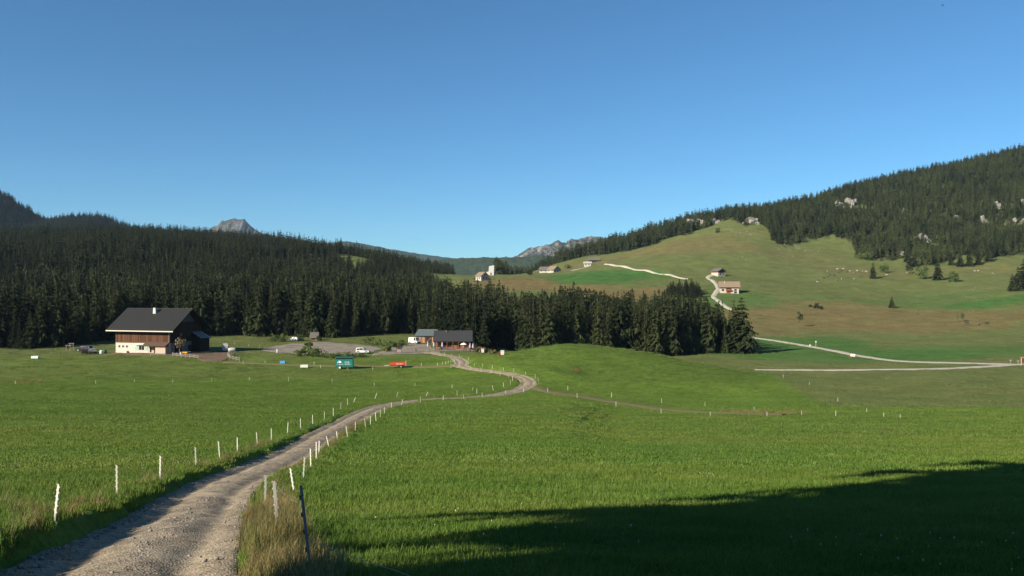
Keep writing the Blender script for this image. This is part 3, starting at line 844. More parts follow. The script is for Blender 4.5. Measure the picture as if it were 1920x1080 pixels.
# which trees can be seen, nearest first: running skyline per pixel column
order = np.argsort(FY)
sky_v = np.full(2400, 1100.0); vis = np.zeros(len(FX))
for i in order:
    top = 540 - F * (FZ[i] + FH[i]) / FY[i]; wpx = max(1, int(1.6 * FH[i] / 20 * F / FY[i]))
    a = int(FU[i]) + 200
    lo, hi = max(0, a - wpx), min(2399, a + wpx)
    if hi <= lo: continue
    seg = sky_v[lo:hi]
    base_v = 540 - F * FZ[i] / FY[i]
    vis[i] = max(0.0, min(np.median(seg), base_v) - top)
    sky_v[lo:hi] = np.minimum(seg, top + (base_v - top) * 0.12)
inframe = (FU > 2) & (FU < 1918)
score = np.where(inframe & (FY < 520), vis, 0)
pick = np.argsort(-score)[:300]
pick = pick[score[pick] > 3]
is_ind = np.zeros(len(FX), bool); is_ind[pick] = True

ORD = ['first', 'second', 'third', 'fourth', 'fifth', 'sixth', 'seventh', 'eighth', 'ninth', 'tenth', 'eleventh', 'twelfth', 'thirteenth', 'fourteenth', 'fifteenth', 'sixteenth', 'seventeenth', 'eighteenth', 'nineteenth']
TENS = {2: 'twent', 3: 'thirt', 4: 'fort', 5: 'fift', 6: 'sixt', 7: 'sevent', 8: 'eight', 9: 'ninet'}
def ordinal(n):
    if n <= 19: return ORD[n - 1]
    if n >= 100: return 'hundred and ' + ordinal(n - 100) if n > 100 else 'hundredth'
    t, o = divmod(n, 10)
    return TENS[t] + ('ieth' if o == 0 else 'y-' + ORD[o - 1])

def make_tree(name, crown_me, trunk_me, loc, scale, rot, label, group, cat='tree'):
    e = bpy.data.objects.new(name, None); COL.objects.link(e)
    e.location = loc; e.rotation_euler = (0, 0, rot); e.scale = scale; e.empty_display_size = 0.5
    tag(e, label, cat, group)
    c = bpy.data.objects.new('crown', crown_me); COL.objects.link(c); c.parent = e
    t = bpy.data.objects.new('trunk', trunk_me); COL.objects.link(t); t.parent = e
    return e

ZONES = [(-50, 185, 'spruce in the dark forest front left of the parked cars'), (185, 415, 'spruce in the dark forest right behind the farmhouse'),
         (415, 560, 'spruce behind the left end of the gravel car park'), (560, 720, 'spruce behind the little hut and the car park'),
         (720, 815, 'spruce in the forest front behind the plank barn'), (815, 905, 'spruce standing behind the dark-roofed chalet'),
         (905, 1060, 'spruce in the wood just right of the chalet'), (1060, 1230, 'spruce in the wood behind the grassy mound'),
         (1230, 1350, 'spruce in the wood behind the mound\'s right slope'), (1350, 1500, 'spruce at the right end of the wood by the gravel road')]
zone_members = {}
for i in pick:
    for zi, (a, b, s) in enumerate(ZONES):
        if a <= FU[i] < b:
            zone_members.setdefault(zi, []).append(i); break
for zi, mem in sorted(zone_members.items()):
    mem.sort(key=lambda i: FU[i])
    for n, i in enumerate(mem):
        s = FH[i] / 20.0; w = s * rng.uniform(0.82, 1.12)
        cm, tm = SPR[FK[i]]
        make_tree('spruce_tree', cm, tm, (FX[i], FY[i], FZ[i]), (w, w, s), rng.uniform(0, 6.28),
                  '%s, %s from the left' % (ZONES[zi][2], ordinal(n + 1)), 'spruces along the edge of the valley forest')
rest = ~is_ind
def forest_stuff(name, m, coll, nk, label):
    n = int(m.sum()); s = FH[m] / 20.0; w = s * rng.uniform(0.85, 1.15, n)
    o = scatter(name, np.stack([FX[m], FY[m], FZ[m]], 1), np.stack([w, w, s], 1), rng.uniform(0, 6.28, n), rng.integers(0, nk, n), coll)
    tag(o, label, 'forest', kind='stuff')
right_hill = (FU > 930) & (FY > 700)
forest_stuff('valley_forest', rest & ~right_hill & (FY < 470), src_near, 7, 'dense dark spruce forest across the valley behind the farmhouse and chalet')
forest_stuff('hill_forest', rest & ~right_hill & (FY >= 470), src_far, 6, 'dark spruce forest climbing the left hill to the skyline')
forest_stuff('slope_forest', rest & right_hill, src_hill, 6, 'spruce forest covering the steep right hillside up to its ridge')
print('TREES', len(FX), 'individual', len(pick), 'right', int(right_hill.sum()))

# the wood on the far dark hill at the left edge
def far_wood():
    n = 5200
    u = rng.uniform(-120, 330, n); dd = rng.uniform(0, 1, n) ** 0.7
    vt = np.interp(u, [p[0] for p in HILL_L], [p[1] for p in HILL_L])
    d = HILL_L_D - 330 * (1 - dd)
    top = (540 - vt) / F * HILL_L_D; base = (540 - 560) / F * HILL_L_D
    z = base + (top - base) * (1 - (HILL_L_D - d) / 620)
    x = (u - 960) / F * HILL_L_D
    P = np.stack([x, d, z - 3], 1); s = rng.uniform(.7, 1.1, n)
    o = scatter('far_hill_forest', P, np.stack([s * 1.2, s * 1.2, s], 1), rng.uniform(0, 6.28, n), rng.integers(0, 6, n), src_far)
    tag(o, 'almost black wooded hill behind the forest at the far left', 'forest', kind='stuff')
far_wood()

# spruces behind the camera: they throw the long shadow over the slope at the lower right
def lp(along, perp):
    return (along * SHX - perp * SHY, along * SHY + perp * SHX)
SPR.append((tri_mesh('pine_crown', spruce_crown(170, 20, 6.0, 18, 16, .40, True, .45, .15, .38), M_SPRUCE), SPR[0][1]))
SPR.append((tri_mesh('pine_crown', spruce_crown(171, 20, 6.5, 15, 17, .54, True, .45, .15, .38), M_SPRUCE), SPR[0][1]))
SHADE = [(-23.3, 4.2, 36.1, 1), (-12.0, -5.5, 18.3, 1), (-30.0, 1.2, 38.0, 7), (-18.2, 8.8, 42.0, 7), (-21.8, 3.7, 16.6, 8), (-27.4, 8.3, 29.9, 8), (-33.3, 2.1, 27.3, 8), (-22.5, 8.6, 43.0, 8)]
for k, (a, p, h, v) in enumerate(SHADE):
    x, y = lp(a, p)
    s = h / 20.0
    make_tree('spruce_tree', SPR[v][0], SPR[v][1], (x, y, ground(x, y) - .2), (s * .95, s * .95, s), 1.7 * k,
              'tall spruce behind the viewer whose shadow lies on the slope, %s of the clump' % ordinal(k + 1), 'spruces behind the viewpoint')
# ------------------------------------------------------------------ small mesh kit for things
class MB:
    def __init__(s): s.v = []; s.f = []
    def add(s, V, Fc):
        n = len(s.v); s.v += [tuple(map(float, p)) for p in V]; s.f += [tuple(i + n for i in f) for f in Fc]; return s
    def box(s, x0, x1, y0, y1, z0, z1):
        return s.add([(x0, y0, z0), (x1, y0, z0), (x1, y1, z0), (x0, y1, z0), (x0, y0, z1), (x1, y0, z1), (x1, y1, z1), (x0, y1, z1)],
                     [(0, 3, 2, 1), (4, 5, 6, 7), (0, 1, 5, 4), (1, 2, 6, 5), (2, 3, 7, 6), (3, 0, 4, 7)])
    def beam(s, p0, p1, w, h):
        p0 = Vector(p0); p1 = Vector(p1); d = (p1 - p0).normalized()
        up = Vector((0, 0, 1)) if abs(d.z) < .95 else Vector((0, 1, 0))
        a = d.cross(up).normalized() * w / 2; b = a.cross(d).normalized() * h / 2
        V = [p + q for p in (p0, p1) for q in (-a - b, a - b, a + b, -a + b)]
        return s.add(V, [(0, 3, 2, 1), (4, 5, 6, 7), (0, 1, 5, 4), (1, 2, 6, 5), (2, 3, 7, 6), (3, 0, 4, 7)])
    def prism(s, poly, axis, a0, a1):
        """polygon in the two other axes, run along axis 0 (x), 1 (y) or 2 (z)"""
        n = len(poly)
        def mk(p, a): return [(a, p[0], p[1]), (p[0], a, p[1]), (p[0], p[1], a)][axis]
        return s.add([mk(p, a0) for p in poly] + [mk(p, a1) for p in poly], [tuple(range(n))[::-1], tuple(range(n, 2 * n))] + [(i, (i + 1) % n, n + (i + 1) % n, n + i) for i in range(n)])
    def slab(s, a, b, c, d, t):
        a, b, c, d = map(Vector, (a, b, c, d)); n = (b - a).cross(d - a).normalized() * t
        return s.add([a, b, c, d, a + n, b + n, c + n, d + n], [(0, 3, 2, 1), (4, 5, 6, 7), (0, 1, 5, 4), (1, 2, 6, 5), (2, 3, 7, 6), (3, 0, 4, 7)])
    def tube(s, p0, p1, r0, r1=None, n=10):
        r1 = r0 if r1 is None else r1
        p0 = Vector(p0); p1 = Vector(p1); d = (p1 - p0).normalized()
        up = Vector((0, 0, 1)) if abs(d.z) < .95 else Vector((1, 0, 0))
        a = d.cross(up).normalized(); b = a.cross(d)
        V = [p + (a * math.cos(6.2832 * k / n) + b * math.sin(6.2832 * k / n)) * r for p, r in ((p0, r0), (p1, r1)) for k in range(n)]
        return s.add(V, [tuple(range(n))[::-1], tuple(range(n, 2 * n))] + [(k, (k + 1) % n, n + (k + 1) % n, n + k) for k in range(n)])
    def lathe(s, prof, c=(0, 0), n=14, axis='z', z0=0.0):
        V = []; Fc = []
        for r, z in prof:
            for k in range(n):
                a = 6.2832 * k / n
                if axis == 'z': V.append((c[0] + r * math.cos(a), c[1] + r * math.sin(a), z))
                else: V.append((z, c[0] + r * math.cos(a), c[1] + r * math.sin(a)))
        m = len(prof)
        for i in range(m - 1):
            for k in range(n):
                Fc.append((i * n + k, i * n + (k + 1) % n, (i + 1) * n + (k + 1) % n, (i + 1) * n + k))
        Fc.append(tuple(range(n))[::-1]); Fc.append(tuple((m - 1) * n + k for k in range(n)))
        return s.add(V, Fc)
    def build(s, name, material, parent=None, smooth=False):
        return new_mesh_obj(name, np.array(s.v), s.f, material, parent, smooth)

def thing(name, label, cat, loc=(0, 0, 0), rz=0.0, group=None):
    e = bpy.data.objects.new(name, None); COL.objects.link(e); e.location = loc; e.rotation_euler = (0, 0, rz); e.empty_display_size = .5
    return tag(e, label, cat, group)

def copy_tree(o, parent=None):
    c = o.copy(); COL.objects.link(c); c.parent = parent
    for ch in list(o.children): copy_tree(ch, c)
    return c

M_ROOF = plain('dark_grey_sheet_roof', (0.020, 0.021, 0.020), 0.65, 0.15, 1.2, spec=0.2)
M_ROOF2 = plain('slate_grey_roof', (0.038, 0.039, 0.041), 0.65, 0.18, 1.6, spec=0.2)
M_TIN = plain('weathered_tin_roof', (0.085, 0.105, 0.11), 0.5, 0.2, 1.5, spec=0.4, stretch=(1, 4, 4))
M_SHINGLE = plain('pale_wood_shingle', (0.20, 0.15, 0.105), 0.85, 0.22, 1.5)
M_GREYSH = plain('grey_shingle', (0.11, 0.10, 0.09), 0.85, 0.2, 1.5)
M_WALLW = plain('whitewashed_stone', (0.47, 0.43, 0.37), 0.9, 0.28, 2.4, bump=0.6)
M_CREAM = plain('cream_render', (0.40, 0.325, 0.25), 0.9, 0.08, 2.0)
M_WHITE_P = plain('white_paint', (0.50, 0.485, 0.45), 0.6, 0.06, 3.0)
M_GREEN_P = plain('mint_green_paint', (0.16, 0.40, 0.30), 0.6, 0.1, 3.0)
M_BOARD = board_mat('brown_weathered_boards', (0.090, 0.043, 0.024), 0.45)
M_BOARD_D = board_mat('dark_old_and_shaded_boards', (0.035, 0.023, 0.017), 0.35)  # old dark wood, and the farmhouse gable where shade is put into the colour
M_BOARD_O = board_mat('orange_larch_boards', (0.30, 0.145, 0.065), 0.3)
M_BOARD_T = board_mat('tan_barn_boards', (0.25, 0.145, 0.078), 0.4)
M_BOARD_R = board_mat('red_brown_boards', (0.24, 0.088, 0.042), 0.3)
M_WOOD = plain('grey_fence_wood', (0.22, 0.20, 0.165), 0.85, 0.2, 2.0, stretch=(1, 1, 4))
M_WOODB = plain('brown_beam_wood', (0.12, 0.068, 0.038), 0.8, 0.25, 2.0)
M_RUBBER = plain('tyre_rubber', (0.02, 0.02, 0.02), 0.85, 0.1, 6)
M_STEEL = plain('galvanised_steel', (0.42, 0.43, 0.43), 0.45, 0.12, 4, metal=0.6)
M_BLACKP = plain('black_trim', (0.012, 0.012, 0.013), 0.5, 0.1, 4)
GL = glass_mat()

def window(parent, x, y, z, w, h, frame=M_WHITE_P, normal='-y', t=0.06, bar=True):
    """a framed pane standing a little proud of the wall; x,y,z = lower centre"""
    def bx(mb, a0, a1, b0, b1, dep0, dep1):
        if normal == '-y': mb.box(x + a0, x + a1, y - dep1, y - dep0, z + b0, z + b1)
        elif normal == '+x': mb.box(x + dep0, x + dep1, y + a0, y + a1, z + b0, z + b1)
        elif normal == '-x': mb.box(x - dep1, x - dep0, y + a0, y + a1, z + b0, z + b1)
    m = MB(); f = max(0.09, w * 0.1)
    bx(m, -w / 2 - f, -w / 2, -f, h + f, -.02, t); bx(m, w / 2, w / 2 + f, -f, h + f, -.02, t)
    bx(m, -w / 2, w / 2, h, h + f, -.02, t * .97); bx(m, -w / 2, w / 2, -f, 0, -.02, t * 1.6)
    if bar: bx(m, -0.03, 0.03, 0, h, .0, t * .8)
    o = m.build('window', frame, parent)
    p = MB(); bx(p, -w / 2, w / 2, 0, h, -.02, t * .35); p.build('pane', GL, o)
    return o

def roof_pair(parent, L0, L1, D, eave, ridge_z, over, t, material, name='roof', fascia=None, ov_end=None):
    """gable roof with the ridge along local x"""
    mid = D / 2; run = mid + over
    k = (ridge_z - eave) / mid
    ez = eave - k * over
    m = MB()
    m.slab((L0, -over, ez), (L1, -over, ez), (L1, mid, ridge_z), (L0, mid, ridge_z), t)
    m.slab((L1, D + over, ez), (L0, D + over, ez), (L0, mid, ridge_z + .004), (L1, mid, ridge_z + .004), t)
    o = m.build(name, material, parent)
    m = MB(); m.tube((L0, mid, ridge_z + t * .9), (L1, mid, ridge_z + t * .9), 0.16, n=6); m.build('ridge_cap', material, o)
    if fascia:
        f = MB(); f.box(L0, L1, -over - .10, -over - .004, ez - .16, ez + t * .9); f.build('gutter', fascia, o)
    # rafter tails under the eave
    r = MB()
    n = int((L1 - L0) / 1.2)
    for i in range(n):
        xx = L0 + (L1 - L0) * (i + .5) / n
        r.beam((xx, -over + .1, ez - .10 + k * .1), (xx, 0.2, eave - .10 + k * .2), .14, .18)
    r.build('rafters', M_WOODB, o)
    return o, ez

def gable_wall(L0, L1, D, z0, eave, ridge_z, th=0.3):
    """front, back and both gable walls of one storey as four solids"""
    m = MB()
    m.box(L0, L1, 0, th, z0, eave); m.box(L0, L1, D - th, D, z0, eave)
    for a, b in ((L0, L0 + th), (L1 - th, L1)):
        m.prism([(th, z0), (D - th, z0), (D - th, eave), (D / 2, ridge_z - .12), (th, eave)], 0, a, b)
    return m

# ------------------------------------------------------------------ the farmhouse
fr = at(318, 662.5)
FY0 = 252.0
fx = (318 - 960) / F * FY0
RZ = -math.radians(15.5)
base_z = -20.1
L = 19.6; Dp = 15.0
ox = fx - L * math.cos(RZ); oy = FY0 - L * math.sin(RZ)
farm = thing('farmhouse', 'large farmhouse with dark grey roof, brown boards above whitewashed ground floor', 'farmhouse', (ox, oy, base_z), RZ)
eave, rdg = 8.2, 13.4
m = MB()
m.box(0, L, 0, .5, -1.5, 3.35); m.box(0, L, Dp - .5, Dp, -1.5, 3.35); m.box(0, .5, .5, Dp - .5, -1.5, 3.35)
m.build('ground_floor_wall', M_WALLW, farm)
m = MB(); m.box(L - .5, L, .5, Dp - .5, -1.5, 3.35); m.build('gable_stone_wall', plain('shaded_gable_stone', (0.20, 0.19, 0.175), .95, .25, 2.0, bump=.6), farm)  # right gable's shade put into a darker stone colour than the front
m = MB(); m.box(-.12, L + .12, 0, .25, 3.35, eave); m.box(-.12, L + .12, Dp - .25, Dp, 3.35, eave); m.build('board_wall', M_BOARD, farm)
for a, b in ((-.12, .13), (L - .13, L + .12)):
    m = MB(); m.prism([(.25, 3.35), (Dp - .25, 3.35), (Dp - .25, eave), (Dp / 2, rdg - .12), (.25, eave)], 0, a, b); m.build('gable_boards', M_BOARD_D, farm)  # gable shade put into the darker board colour
m = MB(); m.prism([(Dp / 2 - 3.2, 9.6), (Dp / 2 + 3.2, 9.6), (Dp / 2, rdg - .5)], 0, L + .13, L + .9)
m.build('gable_cladding', plain('grey_gable_cladding', (0.07, 0.075, 0.075), .8, .15, 2), farm)
roof, ez = roof_pair(farm, -2.1, L + 2.6, Dp, eave, rdg, 1.8, .22, M_ROOF, fascia=plain('pale_gutter', (0.60, 0.52, 0.42), .6, .1, 2))
m = MB(); m.prism([(-.6, 11.0), (.6, 11.0), (.38, 13.9), (-.38, 13.9)], 1, Dp / 2 - 2.3, Dp / 2 - 1.4); ch = m.build('chimney', M_WHITE_P, roof)
ch.location.x = 9.9
m = MB(); m.box(-.45, .45, Dp / 2 - 2.35, Dp / 2 - 1.35, 13.9, 14.0); cc = m.build('chimney_cap', M_GREYSH, roof); cc.location.x = 9.9
m = MB(); m.box(.2, L - .2, -.10, -.005, 3.22, 3.42); m.build('sill_beam', M_WOODB, farm)
for i in range(4):
    m = MB(); m.beam((2 + i * 5.2, -.02, 6.0), (2 + i * 5.2, -1.45, ez + .1), .18, .2); m.build('eave_brace', M_WOODB, farm)
for xx in (1.35, 2.75, 4.15): window(farm, xx, 0, 1.75, .62, .62, bar=False)
window(farm, 9.55, 0, 1.05, 1.9, 1.35)
for s in (-1, 1):
    m = MB(); x0 = 9.55 + s * 1.75; m.box(x0 - .55, x0 + .55, -.09, -.005, .95, 2.5); sh = m.build('shutter', M_GREEN_P, farm)
    m = MB(); m.beam((x0 - .5 * s, -.10, 1.05), (x0 + .5 * s, -.10, 2.4), .04, .16); m.beam((x0 - .52, -.10, 1.02), (x0 + .52, -.10, 1.02), .04, .12); m.beam((x0 - .52, -.10, 2.44), (x0 + .52, -.10, 2.44), .04, .12); m.build('shutter_brace', M_WHITE_P, sh)
m = MB(); m.box(7.6, 11.6, -.5, -.01, 2.62, 2.78); m.build('window_canopy', M_WHITE_P, farm)
# lean-to porch roof over the right half, with the cream part below
m = MB(); m.slab((11.3, -2.2, 2.35), (L + .1, -2.2, 2.35), (L + .1, -.1, 3.5), (11.3, -.1, 3.5), .14); m.build('porch_roof', plain('rusty_porch_roof', (0.085, 0.05, 0.035), .8, .25, 2), farm)
m = MB(); m.box(15.8, 19.4, -1.7, -.02, -1, 2.3); m.build('cream_extension', M_CREAM, farm)
m = MB(); m.box(15.7, 19.5, -1.74, -1.703, 2.08, 2.26); m.build('orange_trim_board', M_BOARD_O, farm)
for xx in (12.9, 14.6):
    m = MB(); m.box(xx - .55, xx + .55, -.12, -.005, .0, 2.15); d = m.build('door', M_WHITE_P if xx < 14 else M_BOARD_R, farm)
    m = MB(); m.box(xx - .36, xx + .36, -.135, -.121, .35, 1.95); m.build('pane', GL, d)
    m = MB(); m.tube((xx + .45, -.12, 1.0), (xx + .45, -.2, 1.0), .03, n=6); m.build('handle', M_STEEL, d)
m = MB(); m.box(11.9, 15.7, -.08, -.004, 0, 2.3); m.build('door_surround', M_CREAM, farm)
m = MB(); m.box(3.2, 4.6, -.7, -.02, 0, .75); m.build('stone_bench', M_WALLW, farm)
m = MB(); m.tube((L - .1, -.15, .2), (L - .1, -.15, ez + .1), .07, n=6); m.build('downpipe', M_STEEL, farm)
# dark openings in the shaded gable
for yy, ww, hh in ((4.0, 3.2, 2.6), (9.8, 2.2, 2.2)):
    m = MB(); m.box(L + .005, L + .06, yy - ww / 2, yy + ww / 2, -.3, hh); m.build('barn_door', M_BOARD_D, farm)
window(farm, L + .12, 5.2, 5.0, 1.0, 1.1, M_WOODB, '+x'); window(farm, L + .12, 9.2, 5.0, 1.0, 1.1, M_WOODB, '+x')
# rear lean-to with the light striped roof
m = MB(); m.box(L + .02, L + 3.4, Dp - 4.6, Dp - .2, -1, 4.5); m.build('rear_annex', M_BOARD_D, farm)
ar = MB(); ar.slab((L + 3.9, Dp - 5.1, 4.2), (L + 3.9, Dp + .2, 4.2), (L + .15, Dp + .2, 6.2), (L + .15, Dp - 5.1, 6.2), .1); ar = ar.build('annex_roof', M_TIN, farm)
for i in range(3):
    yy = Dp - 4.4 + i * 1.7
    m = MB(); m.slab((L + 3.9, yy, 4.31), (L + 3.9, yy + .6, 4.31), (L + .3, yy + .6, 6.23), (L + .3, yy, 6.23), .03); m.build('roof_strip', plain('white_tin_strip', (.35, .36, .36), .5, .05, 2), ar)

# ------------------------------------------------------------------ the chalet and its barn
def px_house(u, v, d=None):
    p = at(u, v); return p
cw = 11.2; cd = 8.0
cy = 279.0; cx = (818 - 960) / F * cy
cz = -20.7
chalet = thing('chalet', 'low wooden chalet with wide dark slate roof and open terrace porch', 'chalet', (cx, cy, cz), math.radians(2))
gable_wall(0, cw, cd, -.8, 3.6, 5.75, .25).build('wall', M_BOARD_R, chalet)
croof, cez = roof_pair(chalet, -1.0, cw + 1.0, cd, 3.7, 5.9, 1.7, .16, M_ROOF2)
m = MB(); m.box(-.3, cw + .3, -2.6, 0, -.9, .12); m.build('terrace_deck', M_WOOD, chalet)
for i in range(7):
    xx = -.1 + (cw + .2) * i / 6
    m = MB(); m.box(xx - .09, xx + .09, -1.60, -1.42, .12, cez + .05); m.build('porch_post', M_WOODB, chalet)
m = MB(); m.box(-.1, cw + .1, -1.61, -1.41, cez - .12, cez + .08); m.build('porch_beam', M_WOODB, chalet)
for xx, mm in ((6.4, M_BOARD_O), (2.6, M_BOARD_D)):
    m = MB(); m.box(xx - .5, xx + .5, -.08, -.004, .12, 2.1); d = m.build('door', mm, chalet)
    m = MB(); m.tube((xx + .35, -.08, 1.1), (xx + .35, -.15, 1.1), .03, n=6); m.build('handle', M_STEEL, d)
for xx in (1.0, 4.4, 8.2, 10.1): window(chalet, xx, 0, .9, 1.0, 1.0, M_WOODB)
window(chalet, 0, 4.0, 3.0, 1.0, .9, M_WHITE_P, '-x')
m = MB(); m.box(8.2, 9.4, -.07, -.004, .3, 2.3); m.build('advert_panel', M_BOARD_O, chalet)
m = MB(); m.box(cw + .4, cw + 3.6, -2.4, 1.0, -.7, .05); m.build('side_deck', M_WOOD, chalet)
for i in range(5):
    xx = cw + .5 + i * .75
    m = MB(); m.box(xx, xx + .66, -2.45, -2.37, .15, 1.0); m.build('balustrade_board', M_BOARD_R, chalet)
m = MB(); m.box(cw + .4, cw + 3.7, -2.36, -2.28, .98, 1.1); m.build('handrail', M_WOODB, chalet)
m = MB(); m.box(3.0, 3.5, 3.2, 3.7, 4.9, 6.3); m.build('chimney', M_GREYSH, croof)

def local(o, x, y, z=0):
    return o.location + Matrix.Rotation(o.rotation_euler.z, 3, 'Z') @ Vector((x, y, z))

def standing(name, label, cat, pos, builder, group=None, rz=0):
    t = thing(name, label, cat, pos, rz, group); builder(t); return t
# terrace furniture in front of the chalet
def table_b(t):
    m = MB(); m.box(-.9, .9, -.35, .35, .70, .76); m.build('table_top', M_WOOD, t)
    for s in (-1, 1):
        m = MB(); m.box(-.9, .9, s * .75 - .13, s * .75 + .13, .42, .47); m.build('bench_seat', M_WOOD, t)
        m = MB(); m.beam((s * .7, -.72, .42), (s * .7, .72, .42), .08, .1); m.beam((s * .7, -.5, 0), (s * .7, -.15, .7), .08, .1); m.beam((s * .7, .5, 0), (s * .7, .15, .7), .08, .1); m.build('leg_frame', M_WOODB, t)
for i, xx in enumerate((0.6, 3.4, 5.6, 8.6, 10.6)):
    p = local(chalet, xx, -4.4); p.z = ground(p.x, p.y) + .1
    standing('picnic_table', 'picnic table on the terrace in front of the chalet, %s from the left' % ordinal(i + 1), 'table', p, table_b, 'terrace picnic tables', .1 * i)
def parasol_b(open_):
    def b(t):
        m = MB(); m.tube((0, 0, 0), (0, 0, 2.5), .03, n=6); m.build('pole', M_STEEL, t)
        m = MB(); m.lathe([(.3, 0), (.3, .08), (.06, .1)], n=8); m.build('foot', M_STEEL, t)
        m = MB(); m.lathe([(.26, 1.0), (.30, 1.3), (.20, 2.1), (.05, 2.55)] if not open_ else [(1.2, 2.0), (1.0, 2.15), (.5, 2.4), (.04, 2.6)], n=8)
        m.build('canopy', plain('parasol_cloth_white', (.8, .78, .74), .8, .06, 3) if open_ else plain('parasol_cloth_lilac', (.38, .36, .48), .8, .1, 3), t)
    return b
for i, (xx, op) in enumerate(((-2.6, 0), (-.6, 0), (2.2, 0), (9.3, 1), (11.4, 0), (12.4, 0))):
    p = local(chalet, xx, -3.3); p.z = ground(p.x, p.y) + .1
    lab = 'white terrace parasol standing open before the orange panel of the chalet' if op else 'folded lilac-grey parasol by the chalet terrace, %s from the left' % ordinal([0, 1, 2, 4, 5].index(i) + 1 if i in (0, 1, 2, 4, 5) else 1)
    standing('parasol', lab, 'parasol', p, parasol_b(op), 'terrace parasols')

by = 309.0; bx_ = (781 - 960) / F * by
barn = thing('plank_barn', 'tan plank barn with weathered tin roof behind the chalet', 'barn', (bx_, by, -20.7), math.radians(-14))
gable_wall(0, 6.6, 7, -.8, 3.1, 4.7, .25).build('wall', M_BOARD_T, barn)
roof_pair(barn, -.6, 7.2, 7, 3.2, 4.9, .7, .12, M_TIN)
m = MB(); m.box(-.02, 6.62, -.06, -.004, 2.6, 2.8); m.build('light_batten', M_CREAM, barn)
for i in range(4):
    m = MB(); m.box(.4 + i * 1.35, .95 + i * 1.35, -.07, -.003, 2.3, 2.58); m.build('skylight_strip', M_TIN, barn)
m = MB(); m.box(3.4, 6.0, -.09, -.004, -.2, 2.6); d = m.build('door', M_BOARD_D, barn)
m = MB(); m.beam((3.5, -.11, .2), (5.9, -.11, 2.3), .05, .2); m.build('door_brace', M_BOARD_T, d)

# ------------------------------------------------------------------ kiosk and boards by the car park
p = at(588, 638.5)
k = thing('ticket_hut', 'tiny orange wooden hut with tall grey shingle roof at car park edge', 'hut', (p.x, p.y, p.z), math.radians(8))
gable_wall(-1.1, 1.5, 2.2, 0, 1.5, 2.9, .1).build('wall', M_BOARD_O, k)
roof_pair(k, -1.5, 1.9, 2.2, 1.5, 3.0, .45, .08, M_GREYSH)
m = MB(); m.box(-.3, .4, -.04, -.003, .1, 1.3); m.build('door', M_BOARD_R, k)
p = at(748, 662)
k = thing('information_shelter', 'small roofed notice board on posts beside the gravel yard', 'notice board', (p.x, p.y, p.z), 0)
for s in (-1, 1):
    m = MB(); m.box(s * .75 - .07, s * .75 + .07, -.07, .07, 0, 1.9); m.build('post', M_WOODB, k)
m = MB(); m.box(-.68, .68, -.04, .04, .35, 1.6); m.build('board', M_WOOD, k)
m = MB(); m.slab((-1.2, -.7, 1.75), (1.2, -.7, 1.75), (1.2, 0, 2.2), (-1.2, 0, 2.2), .06); m.slab((1.2, .7, 1.75), (-1.2, .7, 1.75), (-1.2, 0, 2.203), (1.2, 0, 2.203), .06); m.build('roof', M_BOARD_D, k)
for i, (u_, v_, h_) in enumerate(((128, 659, 2.0), (134, 657.5, 2.4))):
    p = at(u_, v_)
    k = thing('sign_stand', ('low' if i == 0 else 'tall') + ' dark sign stand on posts at the left of the parked cars', 'sign', (p.x, p.y, p.z), 0)
    for s in (-.6, .6):
        m = MB(); m.box(s - .05, s + .05, -.05, .05, 0, h_); m.build('post', M_WOOD, k)
    m = MB(); m.box(-.9, .9, -.12, .12, h_ - .12, h_ + .02); m.build('cross_board', M_WOOD, k)
    m = MB(); m.box(-.54, .54, -.03, .03, h_ * .45, h_ - .3); m.build('panel', M_BOARD_D, k)

# ------------------------------------------------------------------ vehicles
def paint(name, col, rough=0.3):
    if name in _plain: return _plain[name]
    m = plain(name, col, rough, 0.05, 2.0, spec=0.5); return m

